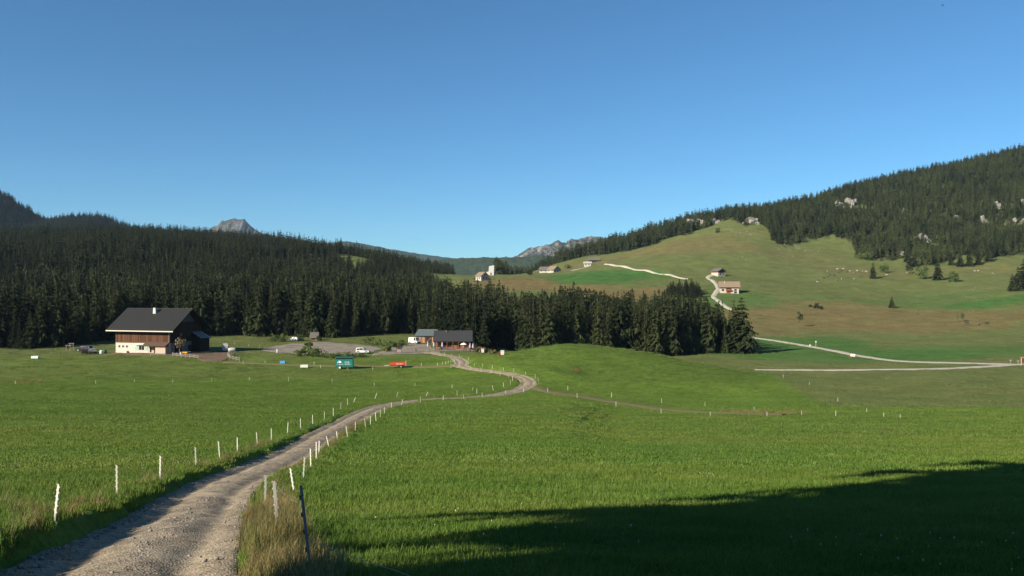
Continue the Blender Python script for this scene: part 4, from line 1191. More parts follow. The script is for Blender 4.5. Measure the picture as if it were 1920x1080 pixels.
def make_car(name, label, loc, rz, body_mat, kind='suv', group=None, Ls=4.3, W=1.75, Hh=1.7):
    """x forward; body with arches, glazed cabin, four wheels, lamps, bumpers, door lines and mirrors"""
    t = thing(name, label, 'car' if kind != 'van' else 'van', loc, rz, group)
    hl = Ls / 2; wr = 0.34 if kind != 'hatch' else 0.30; sill = 0.32; belt = 0.98 if kind != 'van' else 1.15
    ax = (-hl + .78, hl - .80)
    def arch(cx):
        return [(cx + (wr + .10) * math.cos(a), sill + max(0, (wr + .10) * math.sin(a) + .02)) for a in np.linspace(math.pi, 0, 7)]
    prof = [(-hl, sill + .08)] + arch(ax[0]) + arch(ax[1]) + [(hl, sill + .08), (hl + .03, .62), (hl - .05, .86)]
    bon = hl - (1.25 if kind == 'suv' else 1.15 if kind == 'hatch' else .55)
    prof += [(bon, belt - .01), (-hl + .02, belt)]
    m = MB(); n = len(prof)
    for s, off in ((-1, 0), (1, 0)):
        pass
    V = []; 
    for yv, ins in ((-W / 2, 0.0), (W / 2, 0.0)):
        V += [(x_, yv, z_) for x_, z_ in prof]
    Fc = [(i, (i + 1) % n, n + (i + 1) % n, n + i) for i in range(n)] + [tuple(range(n))[::-1], tuple(range(n, 2 * n))]
    m.add(V, Fc); m.build('body', body_mat, t)
    # cabin
    top = Hh
    if kind == 'suv': pr = [(-hl + .06, belt), (bon - .02, belt), (bon - .62, top - .04), (bon - .8, top), (-hl + .30, top), (-hl + .18, top - .06)]
    elif kind == 'hatch': pr = [(-hl + .05, belt), (bon + .05, belt), (bon - .75, top - .03), (bon - 1.0, top), (-hl + .95, top - .02), (-hl + .55, top - .14)]
    else: pr = [(-hl + .03, belt), (bon + .1, belt), (bon - .35, top - .05), (bon - .55, top), (-hl + .06, top)]
    ins = .13; V = []
    for s in (-1, 1):
        V += [(x_, s * (W / 2 - (ins if z_ > belt + .05 else .02)), z_) for x_, z_ in pr]
    n = len(pr)
    m = MB(); m.add(V, [(i, (i + 1) % n, n + (i + 1) % n, n + i) for i in range(n)] + [tuple(range(n))[::-1], tuple(range(n, 2 * n))]); cab = m.build('cabin', body_mat, t)
    # side windows
    xs = [(-hl + .35, -hl + 1.25), (-hl + 1.33, -.02), (.06, bon - .62)] if kind == 'suv' else [(-hl + .8, -.25), (-.17, bon - .75)] if kind == 'hatch' else [(bon - 1.25, bon - .5)]
    for s in (-1, 1):
        for a, b in xs:
            yb = s * (W / 2 - .05); yt = s * (W / 2 - ins + .012)
            sk = .28 if (a, b) == xs[-1] else 0.0
            m = MB(); z0, z1 = belt + .07, top - .13
            y0 = s * (W / 2 - .02 - (ins - .02) * .15 + .014); y1 = s * (W / 2 - ins + .014)
            q = [(a, y0, z0), (b + sk, y0, z0), (b, y1, z1), (a, y1, z1)]
            q2 = [(x_, y_ - s * .03, z_) for x_, y_, z_ in q]
            m.add(q + q2, [(0, 1, 2, 3), (7, 6, 5, 4), (0, 4, 5, 1), (1, 5, 6, 2), (2, 6, 7, 3), (3, 7, 4, 0)]); m.build('side_window', GL, cab)
        m = MB(); m.box(-.08, .92, s * (W / 2 + .006) - .008, s * (W / 2 + .006) + .004, sill + .12, belt - .04); d = m.build('door', body_mat, t)
        m = MB(); m.box(.0, .18, s * (W / 2 + .03) - .02, s * (W / 2 + .03) + .02, belt - .18, belt - .14); m.build('handle', M_BLACKP, d)
        m = MB(); m.box(bon - .3, bon - .12, s * (W / 2 + .12) - .08, s * (W / 2 + .12) + .06, belt + .06, belt + .22); m.build('mirror', M_BLACKP, t)
        m = MB(); m.box(hl - .05, hl + .035, s * (W / 2 - .25) - .16, s * (W / 2 - .25) + .16, .62, .80); m.build('headlight', M_STEEL, t)
        m = MB(); m.box(-hl - .02, -hl + .05, s * (W / 2 - .16) - .09, s * (W / 2 - .16) + .09, .62, .92); m.build('tail_light', plain('red_lens', (.35, .02, .015), .3, .05, 2), t)
    m = MB(); x0 = pr[1][0]; x1 = pr[2][0]
    m.add([(x0 - .03, -W / 2 + .12, belt + .05), (x0 - .03, W / 2 - .12, belt + .05), (x1 + .02, W / 2 - .2, top - .09), (x1 + .02, -W / 2 + .2, top - .09),
           (x0 - .10, -W / 2 + .12, belt + .05), (x0 - .10, W / 2 - .12, belt + .05), (x1 - .05, W / 2 - .2, top - .09), (x1 - .05, -W / 2 + .2, top - .09)], [(0, 1, 2, 3), (7, 6, 5, 4), (0, 4, 5, 1), (1, 5, 6, 2), (2, 6, 7, 3), (3, 7, 4, 0)])
    m.build('windscreen', GL, cab)
    for x_ in (hl, -hl):
        m = MB(); s = 1 if x_ > 0 else -1; m.box(min(x_ - s * .05, x_ + s * .09), max(x_ - s * .05, x_ + s * .09), -W / 2 + .02, W / 2 - .02, .34, .56); m.build('bumper', M_BLACKP, t)
    for x_ in ax:
        for s in (-1, 1):
            m = MB(); m.tube((x_, s * (W / 2 - .20), wr), (x_, s * (W / 2 + .02), wr), wr, n=16); wh = m.build('wheel', M_RUBBER, t)
            m = MB(); m.tube((x_, s * (W / 2 + .0), wr), (x_, s * (W / 2 + .035), wr), wr * .6, n=12); m.build('rim', M_STEEL, wh)
    return t

def put(u, v, dz=0.0):
    p = at(u, v); return (p.x, p.y, p.z + dz)

make_car('parked_car', 'white boxy off-road car parked at the edge of the car park', put(680.5, 663, .08), math.radians(-6), paint('white_car_paint', (.55, .54, .52)), 'suv', None, 4.2, 1.72, 1.8)
make_car('parked_car', 'dark blue estate car on the grass left of the farmhouse, rear of three', put(158, 658.5, .05), math.radians(172), paint('dark_blue_car_paint', (.012, .018, .03)), 'suv', 'cars parked by the farmhouse', 4.7, 1.8, 1.65)
make_car('parked_car', 'maroon hatchback in front of the dark blue estate by the farmhouse', put(158.5, 663.5, .05), math.radians(120), paint('maroon_car_paint', (.045, .02, .018)), 'hatch', 'cars parked by the farmhouse', 3.9, 1.68, 1.45)
make_car('parked_car', 'silver grey hatchback beside the barrel left of the farmhouse', put(174, 662.5, .05), math.radians(-55), paint('silver_car_paint', (.20, .21, .21)), 'hatch', 'cars parked by the farmhouse', 4.1, 1.7, 1.45)
make_car('parked_van', 'small white van parked by the plank barn', put(777, 644.5, .05), math.radians(-40), paint('white_car_paint', (.55, .54, .52)), 'van', None, 4.6, 1.85, 2.3)
make_car('parked_car', 'small silver-blue car half hidden under trees left of the hut', put(551, 639.5, .05), math.radians(165), paint('pale_blue_car_paint', (.28, .32, .40)), 'hatch', None, 3.8, 1.65, 1.45)

# livestock trailer
x, y, z = put(646, 691.5)
t = thing('livestock_trailer', 'teal slatted livestock trailer with white lettering on the grass', 'trailer', (x, y, z), math.radians(4))
TEAL = plain('teal_paint', (0.012, 0.175, 0.165), .5, .12, 2, stretch=(1, 1, 6)); TEAL_D = plain('teal_paint_dark', (0.008, 0.13, 0.125), .5, .12, 2)
m = MB(); m.box(-2.2, 2.2, -.88, .88, .62, .74); m.build('floor_frame', TEAL_D, t)
for s in (-1, 1):
    for i in range(6):
        m = MB(); zz = .76 + i * .30; m.box(-2.15, 2.15, s * .9 - .03, s * .9 + .03, zz, zz + .27); m.build('side_slat', TEAL, t)
    for i in range(7):
        m = MB(); xx = -2.15 + i * .716; m.box(xx - .04, xx + .04, s * .945 - .02, s * .945 + .02, .62, 2.95); m.build('side_post', TEAL_D, t)
for xx in (-2.2, 2.2):
    m = MB(); m.box(xx - .03, xx + .03, -.86, .86, .75, 2.5); m.build('end_panel', TEAL, t)
m = MB(); m.box(-2.3, 2.3, -1.0, 1.0, 2.93, 3.02); m.build('roof', TEAL_D, t)
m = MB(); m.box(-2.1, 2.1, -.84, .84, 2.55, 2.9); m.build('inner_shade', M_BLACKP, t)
for s in (-1, 1):
    m = MB(); m.tube((-1.1, s * .98, .42), (-1.1, s * .72, .42), .42, n=18); wh = m.build('wheel', M_RUBBER, t)
    m = MB(); m.tube((-1.1, s * 1.0, .42), (-1.1, s * .93, .42), .27, n=14); m.build('rim', plain('cream_rim', (.7, .66, .55), .6, .1, 3), wh)
m = MB(); m.beam((2.2, -.5, .66), (3.4, 0, .55), .08, .1); m.beam((2.2, .5, .66), (3.4, 0, .55), .08, .1); m.tube((3.2, 0, 0), (3.2, 0, .6), .04, n=6); m.build('drawbar', TEAL_D, t)
# white picture and two lines of (unreadable) lettering strokes
LW = plain('white_lettering', (.75, .76, .74), .6, .05, 3)
def flat(parent, pts, name, material, thick=.012):
    m = MB(); n = len(pts); m.add([(a, -.934, b) for a, b in pts] + [(a, -.934 - thick, b) for a, b in pts], [tuple(range(n)), tuple(range(2 * n - 1, n - 1, -1))] + [(i, n + i, n + (i + 1) % n, (i + 1) % n) for i in range(n)])
    return m.build(name, material, parent)
flat(t, [(-1.72, 1.62), (-.55, 1.62), (-.62, 1.82), (-.8, 2.1), (-.95, 2.12), (-1.05, 1.98), (-1.15, 2.18), (-1.35, 2.2), (-1.5, 1.95), (-1.62, 1.85)], 'painted_picture', LW)
r_ = random.Random(3)
for zz, x0, x1, hh in ((1.52, .0, 1.45, .17), (1.16, -1.75, 1.5, .15), (1.86, .0, 1.2, .12)):
    xx = x0
    while xx < x1:
        w_ = r_.uniform(.06, .12); flat(t, [(xx, zz), (xx + w_, zz), (xx + w_, zz + hh), (xx, zz + hh)], 'letter_stroke', LW); xx += w_ + r_.uniform(.05, .16)

# orange low trailer
x, y, z = put(746, 689.2)
t = thing('orange_trailer', 'low bright orange farm trailer with white lettering near the track', 'trailer', (x, y, z), math.radians(2))
ORG = plain('orange_paint', (0.42, 0.055, 0.014), .5, .1, 2)
m = MB(); m.box(-2.1, 2.1, -.8, .8, .62, .72); m.build('floor_frame', M_BLACKP, t)
for s in (-1, 1):
    m = MB(); m.prism([(-2.1, .74), (2.1, .74), (2.1, 1.42), (-2.0, 1.30)], 1, s * .82 - .04, s * .82 + .04); m.build('side_board', ORG, t)
for xx in (-2.06, 2.1):
    m = MB(); m.box(xx - .03, xx + .03, -.77, .77, .74, 1.28); m.build('end_board', ORG, t)
m = MB(); m.box(2.14, 2.22, -.86, -.76, .5, 1.9); m.build('corner_post', M_WHITE_P, t)
for s in (-1, 1):
    m = MB(); m.tube((.9, s * .9, .34), (.9, s * .66, .34), .34, n=16); wh = m.build('wheel', M_RUBBER, t)
    m = MB(); m.tube((.9, s * .92, .34), (.9, s * .86, .34), .2, n=12); m.build('rim', M_STEEL, wh)
m = MB(); m.beam((-2.1, -.4, .66), (-3.6, 0, .5), .08, .1); m.beam((-2.1, .4, .66), (-3.6, 0, .5), .08, .1); m.build('drawbar', M_STEEL, t)
xx = -.3
while xx < 1.3:
    w_ = r_.uniform(.07, .14); m = MB(); m.box(xx, xx + w_, -.875, -.861, .95, 1.13); m.build('letter_stroke', LW, t); xx += w_ + r_.uniform(.06, .2)

# horse box and white tank by the farm
x, y, z = put(422, 659.5)
t = thing('horse_box', 'white-topped grey horse box parked on the brown yard', 'trailer', (x, y, z), math.radians(-70))
m = MB(); m.box(-1.6, 1.6, -.85, .85, .5, 1.75); m.build('body', plain('grey_panel', (.3, .31, .31), .5, .1, 2), t)
m = MB(); m.prism([(-.86, 1.752), (.86, 1.752), (.80, 2.55), (.5, 2.72), (-.5, 2.72), (-.80, 2.55)], 0, -1.62, 1.62); m.build('white_top', M_WHITE_P, t)
m = MB(); m.box(1.605, 1.66, -.75, .75, .55, 1.7); rd = m.build('ramp_door', plain('grey_panel_light', (.42, .42, .40), .5, .1, 2), t)
m = MB(); m.tube((1.66, .1, 1.2), (1.68, .1, 1.2), .28, n=14); m.build('white_disc', M_WHITE_P, rd)
for s in (-1, 1):
    m = MB(); m.tube((0, s * .95, .33), (0, s * .70, .33), .33, n=14); m.build('wheel', M_RUBBER, t)
    m = MB(); m.box(-.5, .5, s * .97 - .1, s * .97 + .08, .62, .74); m.build('mudguard', M_WHITE_P, t)
m = MB(); m.beam((-1.6, 0, .5), (-2.8, 0, .5), .1, .1); m.build('drawbar', M_BLACKP, t)
def bowser(name, label, loc, rz, sc, frame):
    t = thing(name, label, 'water tank', loc, rz)
    m = MB(); m.lathe([(.25, -1.3), (.62, -1.18), (.74, -.9), (.74, .9), (.62, 1.18), (.25, 1.3)], (0, 1.22), 16, 'x'); m.build('tank', M_WHITE_P, t, True)
    m = MB(); m.tube((0, 0, 1.9), (0, 0, 2.06), .22, n=12); m.build('lid', frame, t)
    m = MB(); m.box(-1.4, 1.4, -.5, -.38, .40, .54); m.box(-1.4, 1.4, .38, .5, .40, .54); m.box(-.9, -.7, -.38, .38, .41, .53); m.box(.7, .9, -.38, .38, .41, .53); m.build('frame', frame, t)
    for s in (-1, 1):
        m = MB(); m.tube((0, s * .95, .34), (0, s * .72, .34), .34, n=14); m.build('wheel', M_RUBBER, t)
    m = MB(); m.beam((1.4, 0, .47), (2.5, 0, .45), .1, .1); m.build('drawbar', frame, t)
    t.scale = (sc, sc, sc); return t
RED = plain('red_paint', (.42, .05, .03), .5, .1, 2)
bowser('water_tank', 'white water tank on wheels behind the wooden yard fence', put(435, 662), .4, .85, M_STEEL)
bowser('water_tank', 'white water tank on a red chassis beside the pale gravel road', put(1600, 671.5), 2.2, .8, RED)

# barrel, troughs, bins
def barrel_b(c1, c2):
    def b(t):
        m = MB(); m.lathe([(.48, 0), (.55, .06), (.58, .6), (.55, 1.1), (.48, 1.15)], n=16); m.build('drum', c1, t, True)
        m = MB(); m.lathe([(.585, .25), (.60, .30), (.585, .35)], n=16); m.build('hoop', c2, t)
        m = MB(); m.lathe([(.3, 1.15), (.3, 1.22), (.05, 1.25)], n=12); m.build('lid', c2, t)
    return b
MINT = plain('mint_plastic', (.45, .66, .56), .5, .06, 3)
standing('barrel', 'pale barrel standing right of the parked cars near the farmhouse', 'barrel', put(190.5, 664), barrel_b(M_WHITE_P, MINT))
standing('barrel', 'dark green barrel behind the pale one left of farmhouse', 'barrel', put(196.5, 663), barrel_b(plain('dark_green_plastic', (.02, .12, .08), .5, .1, 3), M_RUBBER))
def trough_b(mt, L_=1.6):
    def b(t):
        m = MB(); w_ = .5; 
        m.box(-L_, L_, -w_, -w_ + .08, .18, .85); m.box(-L_, L_, w_ - .08, w_, .18, .85); m.box(-L_, -L_ + .08, -w_ + .08, w_ - .08, .18, .85); m.box(L_ - .08, L_, -w_ + .08, w_ - .08, .18, .85); m.box(-L_ + .08, L_ - .08, -w_ + .08, w_ - .08, .18, .26)
        m.build('basin', mt, t)
        m = MB(); m.box(-L_ + .09, L_ - .09, -w_ + .09, w_ - .09, .262, .72); m.build('water', GL, t)
        for s in (-1, 1):
            m = MB(); m.box(s * L_ * .75 - .12, s * L_ * .75 + .12, -.42, .42, -.1, .18); m.build('foot', M_WOODB, t)
    return b
standing('water_trough', 'pale water trough at the far left end of the meadow', 'trough', put(66.5, 673), trough_b(plain('pale_mint_enamel', (.5, .6, .55), .5, .1, 3), 1.0))
standing('water_trough', 'pale grey water trough beside the farm track', 'trough', put(571, 690), trough_b(plain('pale_zinc', (.52, .53, .48), .5, .12, 3), 1.0))
standing('water_trough', 'blue trough in the shaded hollow below the car park', 'trough', put(530.5, 682.5), trough_b(plain('blue_plastic', (.05, .26, .52), .5, .1, 3), .7))
def bin_b(t):
    m = MB(); m.prism([(-.42, .12), (.42, .12), (.5, 1.15), (-.5, 1.15)], 1, -.45, .45); m.build('body', M_WHITE_P, t)
    m = MB(); m.prism([(-.54, 1.152), (.54, 1.152), (.4, 1.32), (-.4, 1.32)], 1, -.5, .5); m.build('lid', M_WHITE_P, t)
    m = MB(); m.tube((-.5, .4, .1), (.5, .4, .1), .1, n=8); m.build('wheel', M_RUBBER, t)
standing('waste_bin', 'white waste bin on the bank right of the chalet', 'bin', put(905, 661.5), bin_b, 'white bins')
standing('waste_bin', 'white bin beside a brown box at the forest edge', 'bin', put(942, 666), bin_b, 'white bins')
standing('wooden_box', 'brown wooden box beside the white bin at forest edge', 'box', put(938, 666.5), lambda t: (MB().box(-.5, .5, -.4, .4, 0, .95).build('body', M_BOARD_R, t), MB().box(-.55, .55, -.45, .45, .952, 1.02).build('lid', M_BOARD_T, t)))
standing('gate_pillar', 'white masonry pillar at the left of the car park', 'pillar', put(519.5, 661), lambda t: (MB().box(-.2, .2, -.2, .2, -.1, 1.15).build('shaft', M_WHITE_P, t), MB().box(-.26, .26, -.26, .26, 1.152, 1.25).build('cap', M_GREYSH, t)))
standing('tree_stump', 'orange-brown planter in the bushes right of the white car', 'planter', put(725, 659.5), lambda t: (MB().lathe([(.4, 0), (.55, .5), (.6, .55), (.5, .56)], n=10).build('pot', M_BOARD_O, t), MB().lathe([(.45, .5), (.3, .8), (.1, .9)], n=7).build('plant', M_LEAF, t)))['label'] = 'terracotta planter in the bushes right of the white car'
bpy.context.scene.objects['tree_stump'].name = 'planter'
standing('guide_post', 'dark green post sign at the edge of the gravel yard', 'sign', put(780, 664), lambda t: (MB().tube((0, 0, 0), (0, 0, 1.4), .05, n=6).build('post', M_BLACKP, t), MB().box(-.14, .14, -.06, .06, .9, 1.8).build('panel', plain('dark_green_panel', (.02, .05, .03), .6, .1, 2), t)))

# wooden rail fences round the farm yard
def rail_fence(label, pts, h=1.15, rails=(.5, .95), group='wooden yard fences'):
    P = [at(*p) for p in pts]
    t = thing('wooden_fence', label, 'fence', tuple(P[0]), 0, group)
    Q = [p - P[0] for p in P]
    seg = []
    for a, b in zip(Q[:-1], Q[1:]):
        n = max(1, int(round((b - a).length / 2.0)))
        for i in range(n): seg.append(a + (b - a) * i / n)
    seg.append(Q[-1])
    for q in seg:
        m = MB(); m.box(q.x - .07, q.x + .07, q.y - .07, q.y + .07, q.z - .4, q.z + h); m.build('post', M_WOOD, t)
    for a, b in zip(seg[:-1], seg[1:]):
        for r in rails:
            m = MB(); m.beam((a.x, a.y - .1, a.z + r), (b.x, b.y - .1, b.z + r), .05, .12); m.build('rail', M_WOOD, t)
    return t
rail_fence('low rail fence in front of the cream extension of the farmhouse', [(282, 667.5), (310, 667.5)], .8, (.35, .7))
rail_fence('grey rail fence at the right corner of the farmhouse yard', [(323.5, 668), (340, 670), (356, 671.5), (372, 673.5)], 1.3)
rail_fence('grey rail fence running from the horse box down to the meadow', [(437, 664), (427, 668), (431, 673), (437, 675), (443, 676.5), (449, 678)], 1.3)
def junk_b(t):
    m = MB(); m.lathe([(.32, 0), (.34, .9), (.30, .92)], n=12); m.build('can', M_STEEL, t)
    m = MB(); m.lathe([(.33, .35), (.35, .4), (.33, .45)], n=12); m.build('hoop', M_STEEL, t)
standing('milk_churn', 'grey steel churn behind the yard fence', 'churn', put(339.5, 665.5), junk_b)
standing('garden_cart', 'small yellow cart behind the yard fence by the farmhouse', 'cart', put(347, 664.5), lambda t: (MB().prism([(-.6, .35), (.6, .35), (.85, .8), (-.85, .8)], 1, -.4, .4).build('tray', plain('yellow_paint', (.6, .3, .04), .5, .1, 2), t), MB().tube((-.3, -.45, .25), (-.3, .45, .25), .25, n=12).build('wheel', M_RUBBER, t), MB().beam((.8, 0, .7), (1.6, 0, .9), .05, .05).build('handle', M_STEEL, t)))

# ------------------------------------------------------------------ far buildings
M_FARW = plain('far_white_render', (0.36, 0.345, 0.315), .8, .12, 1.5)
def far_house(name, label, u, v, w_, d_, eave_, ridge_, wall, roof_m, rz, lower=None, ridge_along='x', depth=None, over=.8, extra=None):
    p = at(u, v)
    t = thing(name, label, 'house', (p.x, p.y, p.z), rz)
    if ridge_along == 'y':           # gable towards the viewer
        t2 = rz + math.pi / 2; t.rotation_euler.z = t2
        off = Matrix.Rotation(t2, 3, 'Z') @ Vector((0, -w_ / 2 + 0, 0)); 
    x0, x1 = -w_ / 2, w_ / 2
    low = lower or eave_
    if lower:
        m = MB(); m.box(x0, x1, 0, .3, -2, lower); m.box(x0, x1, d_ - .3, d_, -2, lower); m.box(x0, x0 + .3, .3, d_ - .3, -2, lower); m.box(x1 - .3, x1, .3, d_ - .3, -2, lower); m.build('ground_floor_wall', M_FARW, t)
        gable_wall(x0 - .05, x1 + .05, d_, lower, eave_, ridge_, .25).build('upper_wall', wall, t)
    else:
        gable_wall(x0, x1, d_, -2, eave_, ridge_, .25).build('wall', wall, t)
    roof_pair(t, x0 - over, x1 + over, d_, eave_, ridge_, over, .18, roof_m)
    if extra: extra(t, x0, x1)
    return t
def ex_big(t, x0, x1):
    for xx in (x0 + 2.2, x1 - 2.4): window(t, xx, 0, 1.9, 1.5, 1.1, M_WOODB); 
    window(t, x1 - 2.4, 0, .2, 1.6, 1.1, M_WOODB)
    m = MB(); m.box(x0 + 4.2, x1 - 5.0, -1.3, -.02, 1.9, 2.1); b = m.build('balcony', M_BOARD_R, t)
    m = MB(); m.box(x0 + 4.2, x1 - 5.0, -1.34, -1.26, 2.1, 3.0); m.build('balustrade', M_BOARD_R, b)
    m = MB(); m.box(x0 + 4.4, x1 - 5.2, -.05, -.004, 2.1, 3.5); m.build('door', M_BOARD_D, t)
    m = MB(); m.box(x0 + 4.6, x1 - 5.4, -.05, -.004, .1, 1.6); m.build('door', M_BOARD_R, t)
    m = MB(); m.box(x0 + 3.2, x0 + 4.0, 3.5, 4.3, 5.5, 8.6); m.build('chimney', M_FARW, t)
far_house('alpine_chalet', 'large alpine chalet with pale shingle roof and white ground floor', 1367.5, 550, 13.4, 10, 4.9, 8.3, M_BOARD_R, M_SHINGLE, math.radians(-12), 3.4, over=1.0, extra=ex_big)
def ex_small(t, x0, x1):
    m = MB(); m.box(x1 + .06, x1 + .12, 2.0, 5.6, 2.7, 3.5); m.build('balcony_opening', M_BOARD_D, t)
    window(t, x1 + .05, 2.2, .7, .8, .9, M_WOODB, '+x', bar=False); window(t, x1 + .05, 5.8, .7, .8, .9, M_WOODB, '+x', bar=False)
far_house('alpine_chalet', 'smaller red-brown chalet with grey roof at the top of the winding road', 1340, 516.5, 8.4, 8, 3.7, 5.8, M_BOARD_R, M_GREYSH, math.radians(-62), 2.3, extra=ex_small)
def ex_white(t, x0, x1):
    for yy in (2.5, 5.5): window(t, x1, yy, 1.6, .9, 1.1, M_WOODB, '+x', bar=False)
    window(t, x1, 4.0, 4.1, .9, 1.0, M_WOODB, '+x', bar=False)
    for xx in (x0 + 2, x1 - 2): window(t, xx, 0, 1.5, .9, 1.1, M_WOODB, bar=False)
far_house('white_house', 'white gabled house with pale roof above the forest', 897, 526, 7.0, 8, 4.0, 6.8, M_FARW, M_SHINGLE, math.radians(-48), over=.7, extra=ex_white)
far_house('white_farm', 'white farm building with brown roof in the far pasture, left one', 1019, 511.5, 8.5, 8, 3.0, 6.0, M_FARW, M_GREYSH, math.radians(-18), extra=ex_white)
far_house('white_farm', 'white farm building with brown gable roof in far pasture, right one', 1032, 511.5, 9.0, 9, 3.2, 6.5, M_FARW, M_SHINGLE, math.radians(-50), extra=ex_white)
far_house('white_cabin', 'small white cabin below the grey-roofed hut in far pasture', 1101.5, 499.5, 7.0, 6, 3.2, 4.6, M_FARW, M_FARW, math.radians(-10), extra=ex_white)
far_house('grey_hut', 'low grey-roofed hut at the top of the far pasture', 1114, 491.5, 11, 8, 2.4, 5.0, M_BOARD_D, M_GREYSH, math.radians(-8), extra=ex_white)
p = at(920, 516)
t = thing('white_tower', 'tall plain white concrete block with lower wing on the far pass', 'tower', (p.x, p.y, p.z), math.radians(-20))
m = MB(); m.prism([(-1.6, -2), (4.0, -2), (4.4, 9.4), (-.9, 8.6)], 1, -2.2, 2.2); m.build('tall_block', M_FARW, t)
m = MB(); m.prism([(-4.6, -2), (-1.65, -2), (-1.3, 3.6), (-3.6, 3.0)], 1, -2.0, 2.0); m.build('lower_wing', M_FARW, t)
m = MB(); m.box(.6, 1.8, -2.26, -2.204, 0, 2.4); m.build('doorway', M_BOARD_D, t)
for i, (u_, v_) in enumerate(((882.5, 506), (904.5, 506), (955.5, 514))):
    p = at(u_, v_)
    t = thing('pole', 'thin pale pole on the far pass, %s from the left' % ordinal(i + 1), 'pole', (p.x, p.y, p.z), 0, 'poles on the pass')
    m = MB(); m.tube((0, 0, -1), (0, 0, 9), .16, .11, n=6); m.build('shaft', M_WOOD, t)
    m = MB(); m.box(-.7, .7, -.06, .06, 8.2, 8.4); m.build('cross_arm', M_WOOD, t)
# signs along the pale road
for i, (u_, v_, h_) in enumerate(((1508, 651.5, .9), (1518.7, 651, 1.2), (1529.7, 649.5, 2.4))):
    p = at(u_, v_)
    t = thing('road_sign', ('low wooden marker', 'short white marker', 'taller white sign')[i] + ' beside the pale gravel road', 'sign', (p.x, p.y, p.z), 0)
    m = MB(); m.tube((0, 0, -.3), (0, 0, h_), .07, n=6); m.build('post', (M_WOOD, M_WHITE_P, M_WHITE_P)[i], t)
    m = MB(); m.box(-.35, .35, -.11, -.072, h_ - .6, h_); m.build('panel', (M_WOOD, M_WHITE_P, M_WHITE_P)[i], t)
p = at(1921, 685)
t = thing('wooden_sign_board', 'framed red-brown sign board cut by the right edge of the picture', 'sign', (p.x, p.y, p.z), 0)
for s in (-1.1, 1.1):
    m = MB(); m.box(s - .1, s + .1, -.1, .1, -.4, 2.6); m.build('post', M_CREAM, t)
m = MB(); m.box(-1.0, 1.0, -.05, .05, .9, 2.4); m.build('panel', M_BOARD_R, t)
m = MB(); m.box(-1.25, 1.25, -.12, .12, 2.6, 2.72); m.build('top_beam', M_CREAM, t)
for i, (u_, v_) in enumerate(((1895, 682), (1909, 683.5))):
    p = at(u_, v_)
    t = thing('barrier_post', 'thin pale barrier at the road fork on the right, %s from the left' % ordinal(i + 1), 'barrier', (p.x, p.y, p.z), 0, 'barriers at the road fork')
    m = MB(); m.tube((0, 0, -.2), (0, 0, 1.5), .06, n=6); m.build('post', M_STEEL, t)
    m = MB(); m.box(-.5, .5, -.04, .04, 1.1, 1.3); m.build('bar', M_STEEL, t)

# ------------------------------------------------------------------ single trees, shrubs, rocks
def leafy(seed, h, r, n=420, low=.25, leaf=.42, flat_=1.0):
    rng_ = np.random.default_rng(seed); V = []; Fc = []
    cl = []
    for _ in range(11):
        a = rng_.random() * 6.28; t_ = rng_.random(); rr = r * .62 * math.sqrt(rng_.random()); zz = h * (low + (1 - low) * (.12 + .76 * t_))
        cl.append((rr * math.cos(a), rr * math.sin(a), zz, r * (.30 + .22 * rng_.random()) * (1.15 - .5 * abs(t_ - .4))))
    for k in range(n):
        c = cl[k % len(cl)]
        d = rng_.normal(size=3); d /= np.linalg.norm(d); q = c[3] * (0.55 + .5 * rng_.random())
        p_ = np.array([c[0], c[1], c[2]]) + d * q * np.array([1, 1, .85 * flat_])
        a = rng_.normal(size=3); a /= np.linalg.norm(a); b = np.cross(a, d + rng_.normal(size=3) * .5); b /= np.linalg.norm(b) + 1e-9
        s_ = leaf * (.6 + .8 * rng_.random()); i0 = len(V)
        V += [tuple(p_ - a * s_), tuple(p_ + b * s_ * .6), tuple(p_ + a * s_), tuple(p_ - b * s_ * .6)]
        Fc.append((i0, i0 + 1, i0 + 2, i0 + 3))
    return V, Fc
def limbs(seed, h, r, r0):
    rng_ = np.random.default_rng(seed); m = MB()
    m.tube((0, 0, -.4), (.05, .02, h * .3), r0 * 1.2, r0 * .8, 7)
    for k in range(5):
        a = 6.28 * k / 5 + rng_.random(); e = (r * .6 * math.cos(a), r * .6 * math.sin(a), h * (.55 + .3 * rng_.random()))
        m.tube((.05, .02, h * .28), e, r0 * .6, r0 * .15, 5)
    return m
def broadleaf(label, u, v, h, r, seed, group=None, low=.2, n=420, leaf=.42, mt=None, name='broadleaf_tree', cat='tree', thin=1.0):
    p = at(u, v)
    t = thing(name, label, cat, (p.x, p.y, p.z), seed * 1.3, group)
    o = new_mesh_obj('crown', *leafy(seed, h, r, n, low, leaf), mt or M_LEAF, t)
    limbs(seed, h, r, .05 * h / 3 + .05).build('trunk', M_BARK, t, True)
    return t
def single_spruce(label, u, v, hpx, k, group, wide=1.0):
    p = at(u, v); h = hpx * p.y / F; s = h / 20
    return make_tree('spruce_tree', SPR[k][0], SPR[k][1], (p.x, p.y, p.z - .15), (s * wide, s * wide, s), k * 1.1, label, group)
G1 = 'single trees on the right-hand pasture'
single_spruce('lone young spruce with a wide skirt in the middle of the right pasture', 1672, 577.5, 23, 6, G1, 1.5)
p = at(1499, 613.5)
t = thing('pine_tree', 'tall thin pine with bare trunk and loose crown near the road', 'tree', (p.x, p.y, p.z), 0, G1)
new_mesh_obj('crown', *leafy(31, 8.8, 2.6, 170, .45, .38), M_SPRUCE, t); limbs(31, 8.8, 2.4, .16).build('trunk', M_BARK, t, True)
broadleaf('small yellowish birch beside the grazing animals', 1805, 603.5, 5.4, 1.5, 33, G1, .35, 150, .3)
broadleaf('sparse bare sapling left of the yellowish birch', 1795, 603, 4.6, .9, 34, G1, .5, 40, .22)
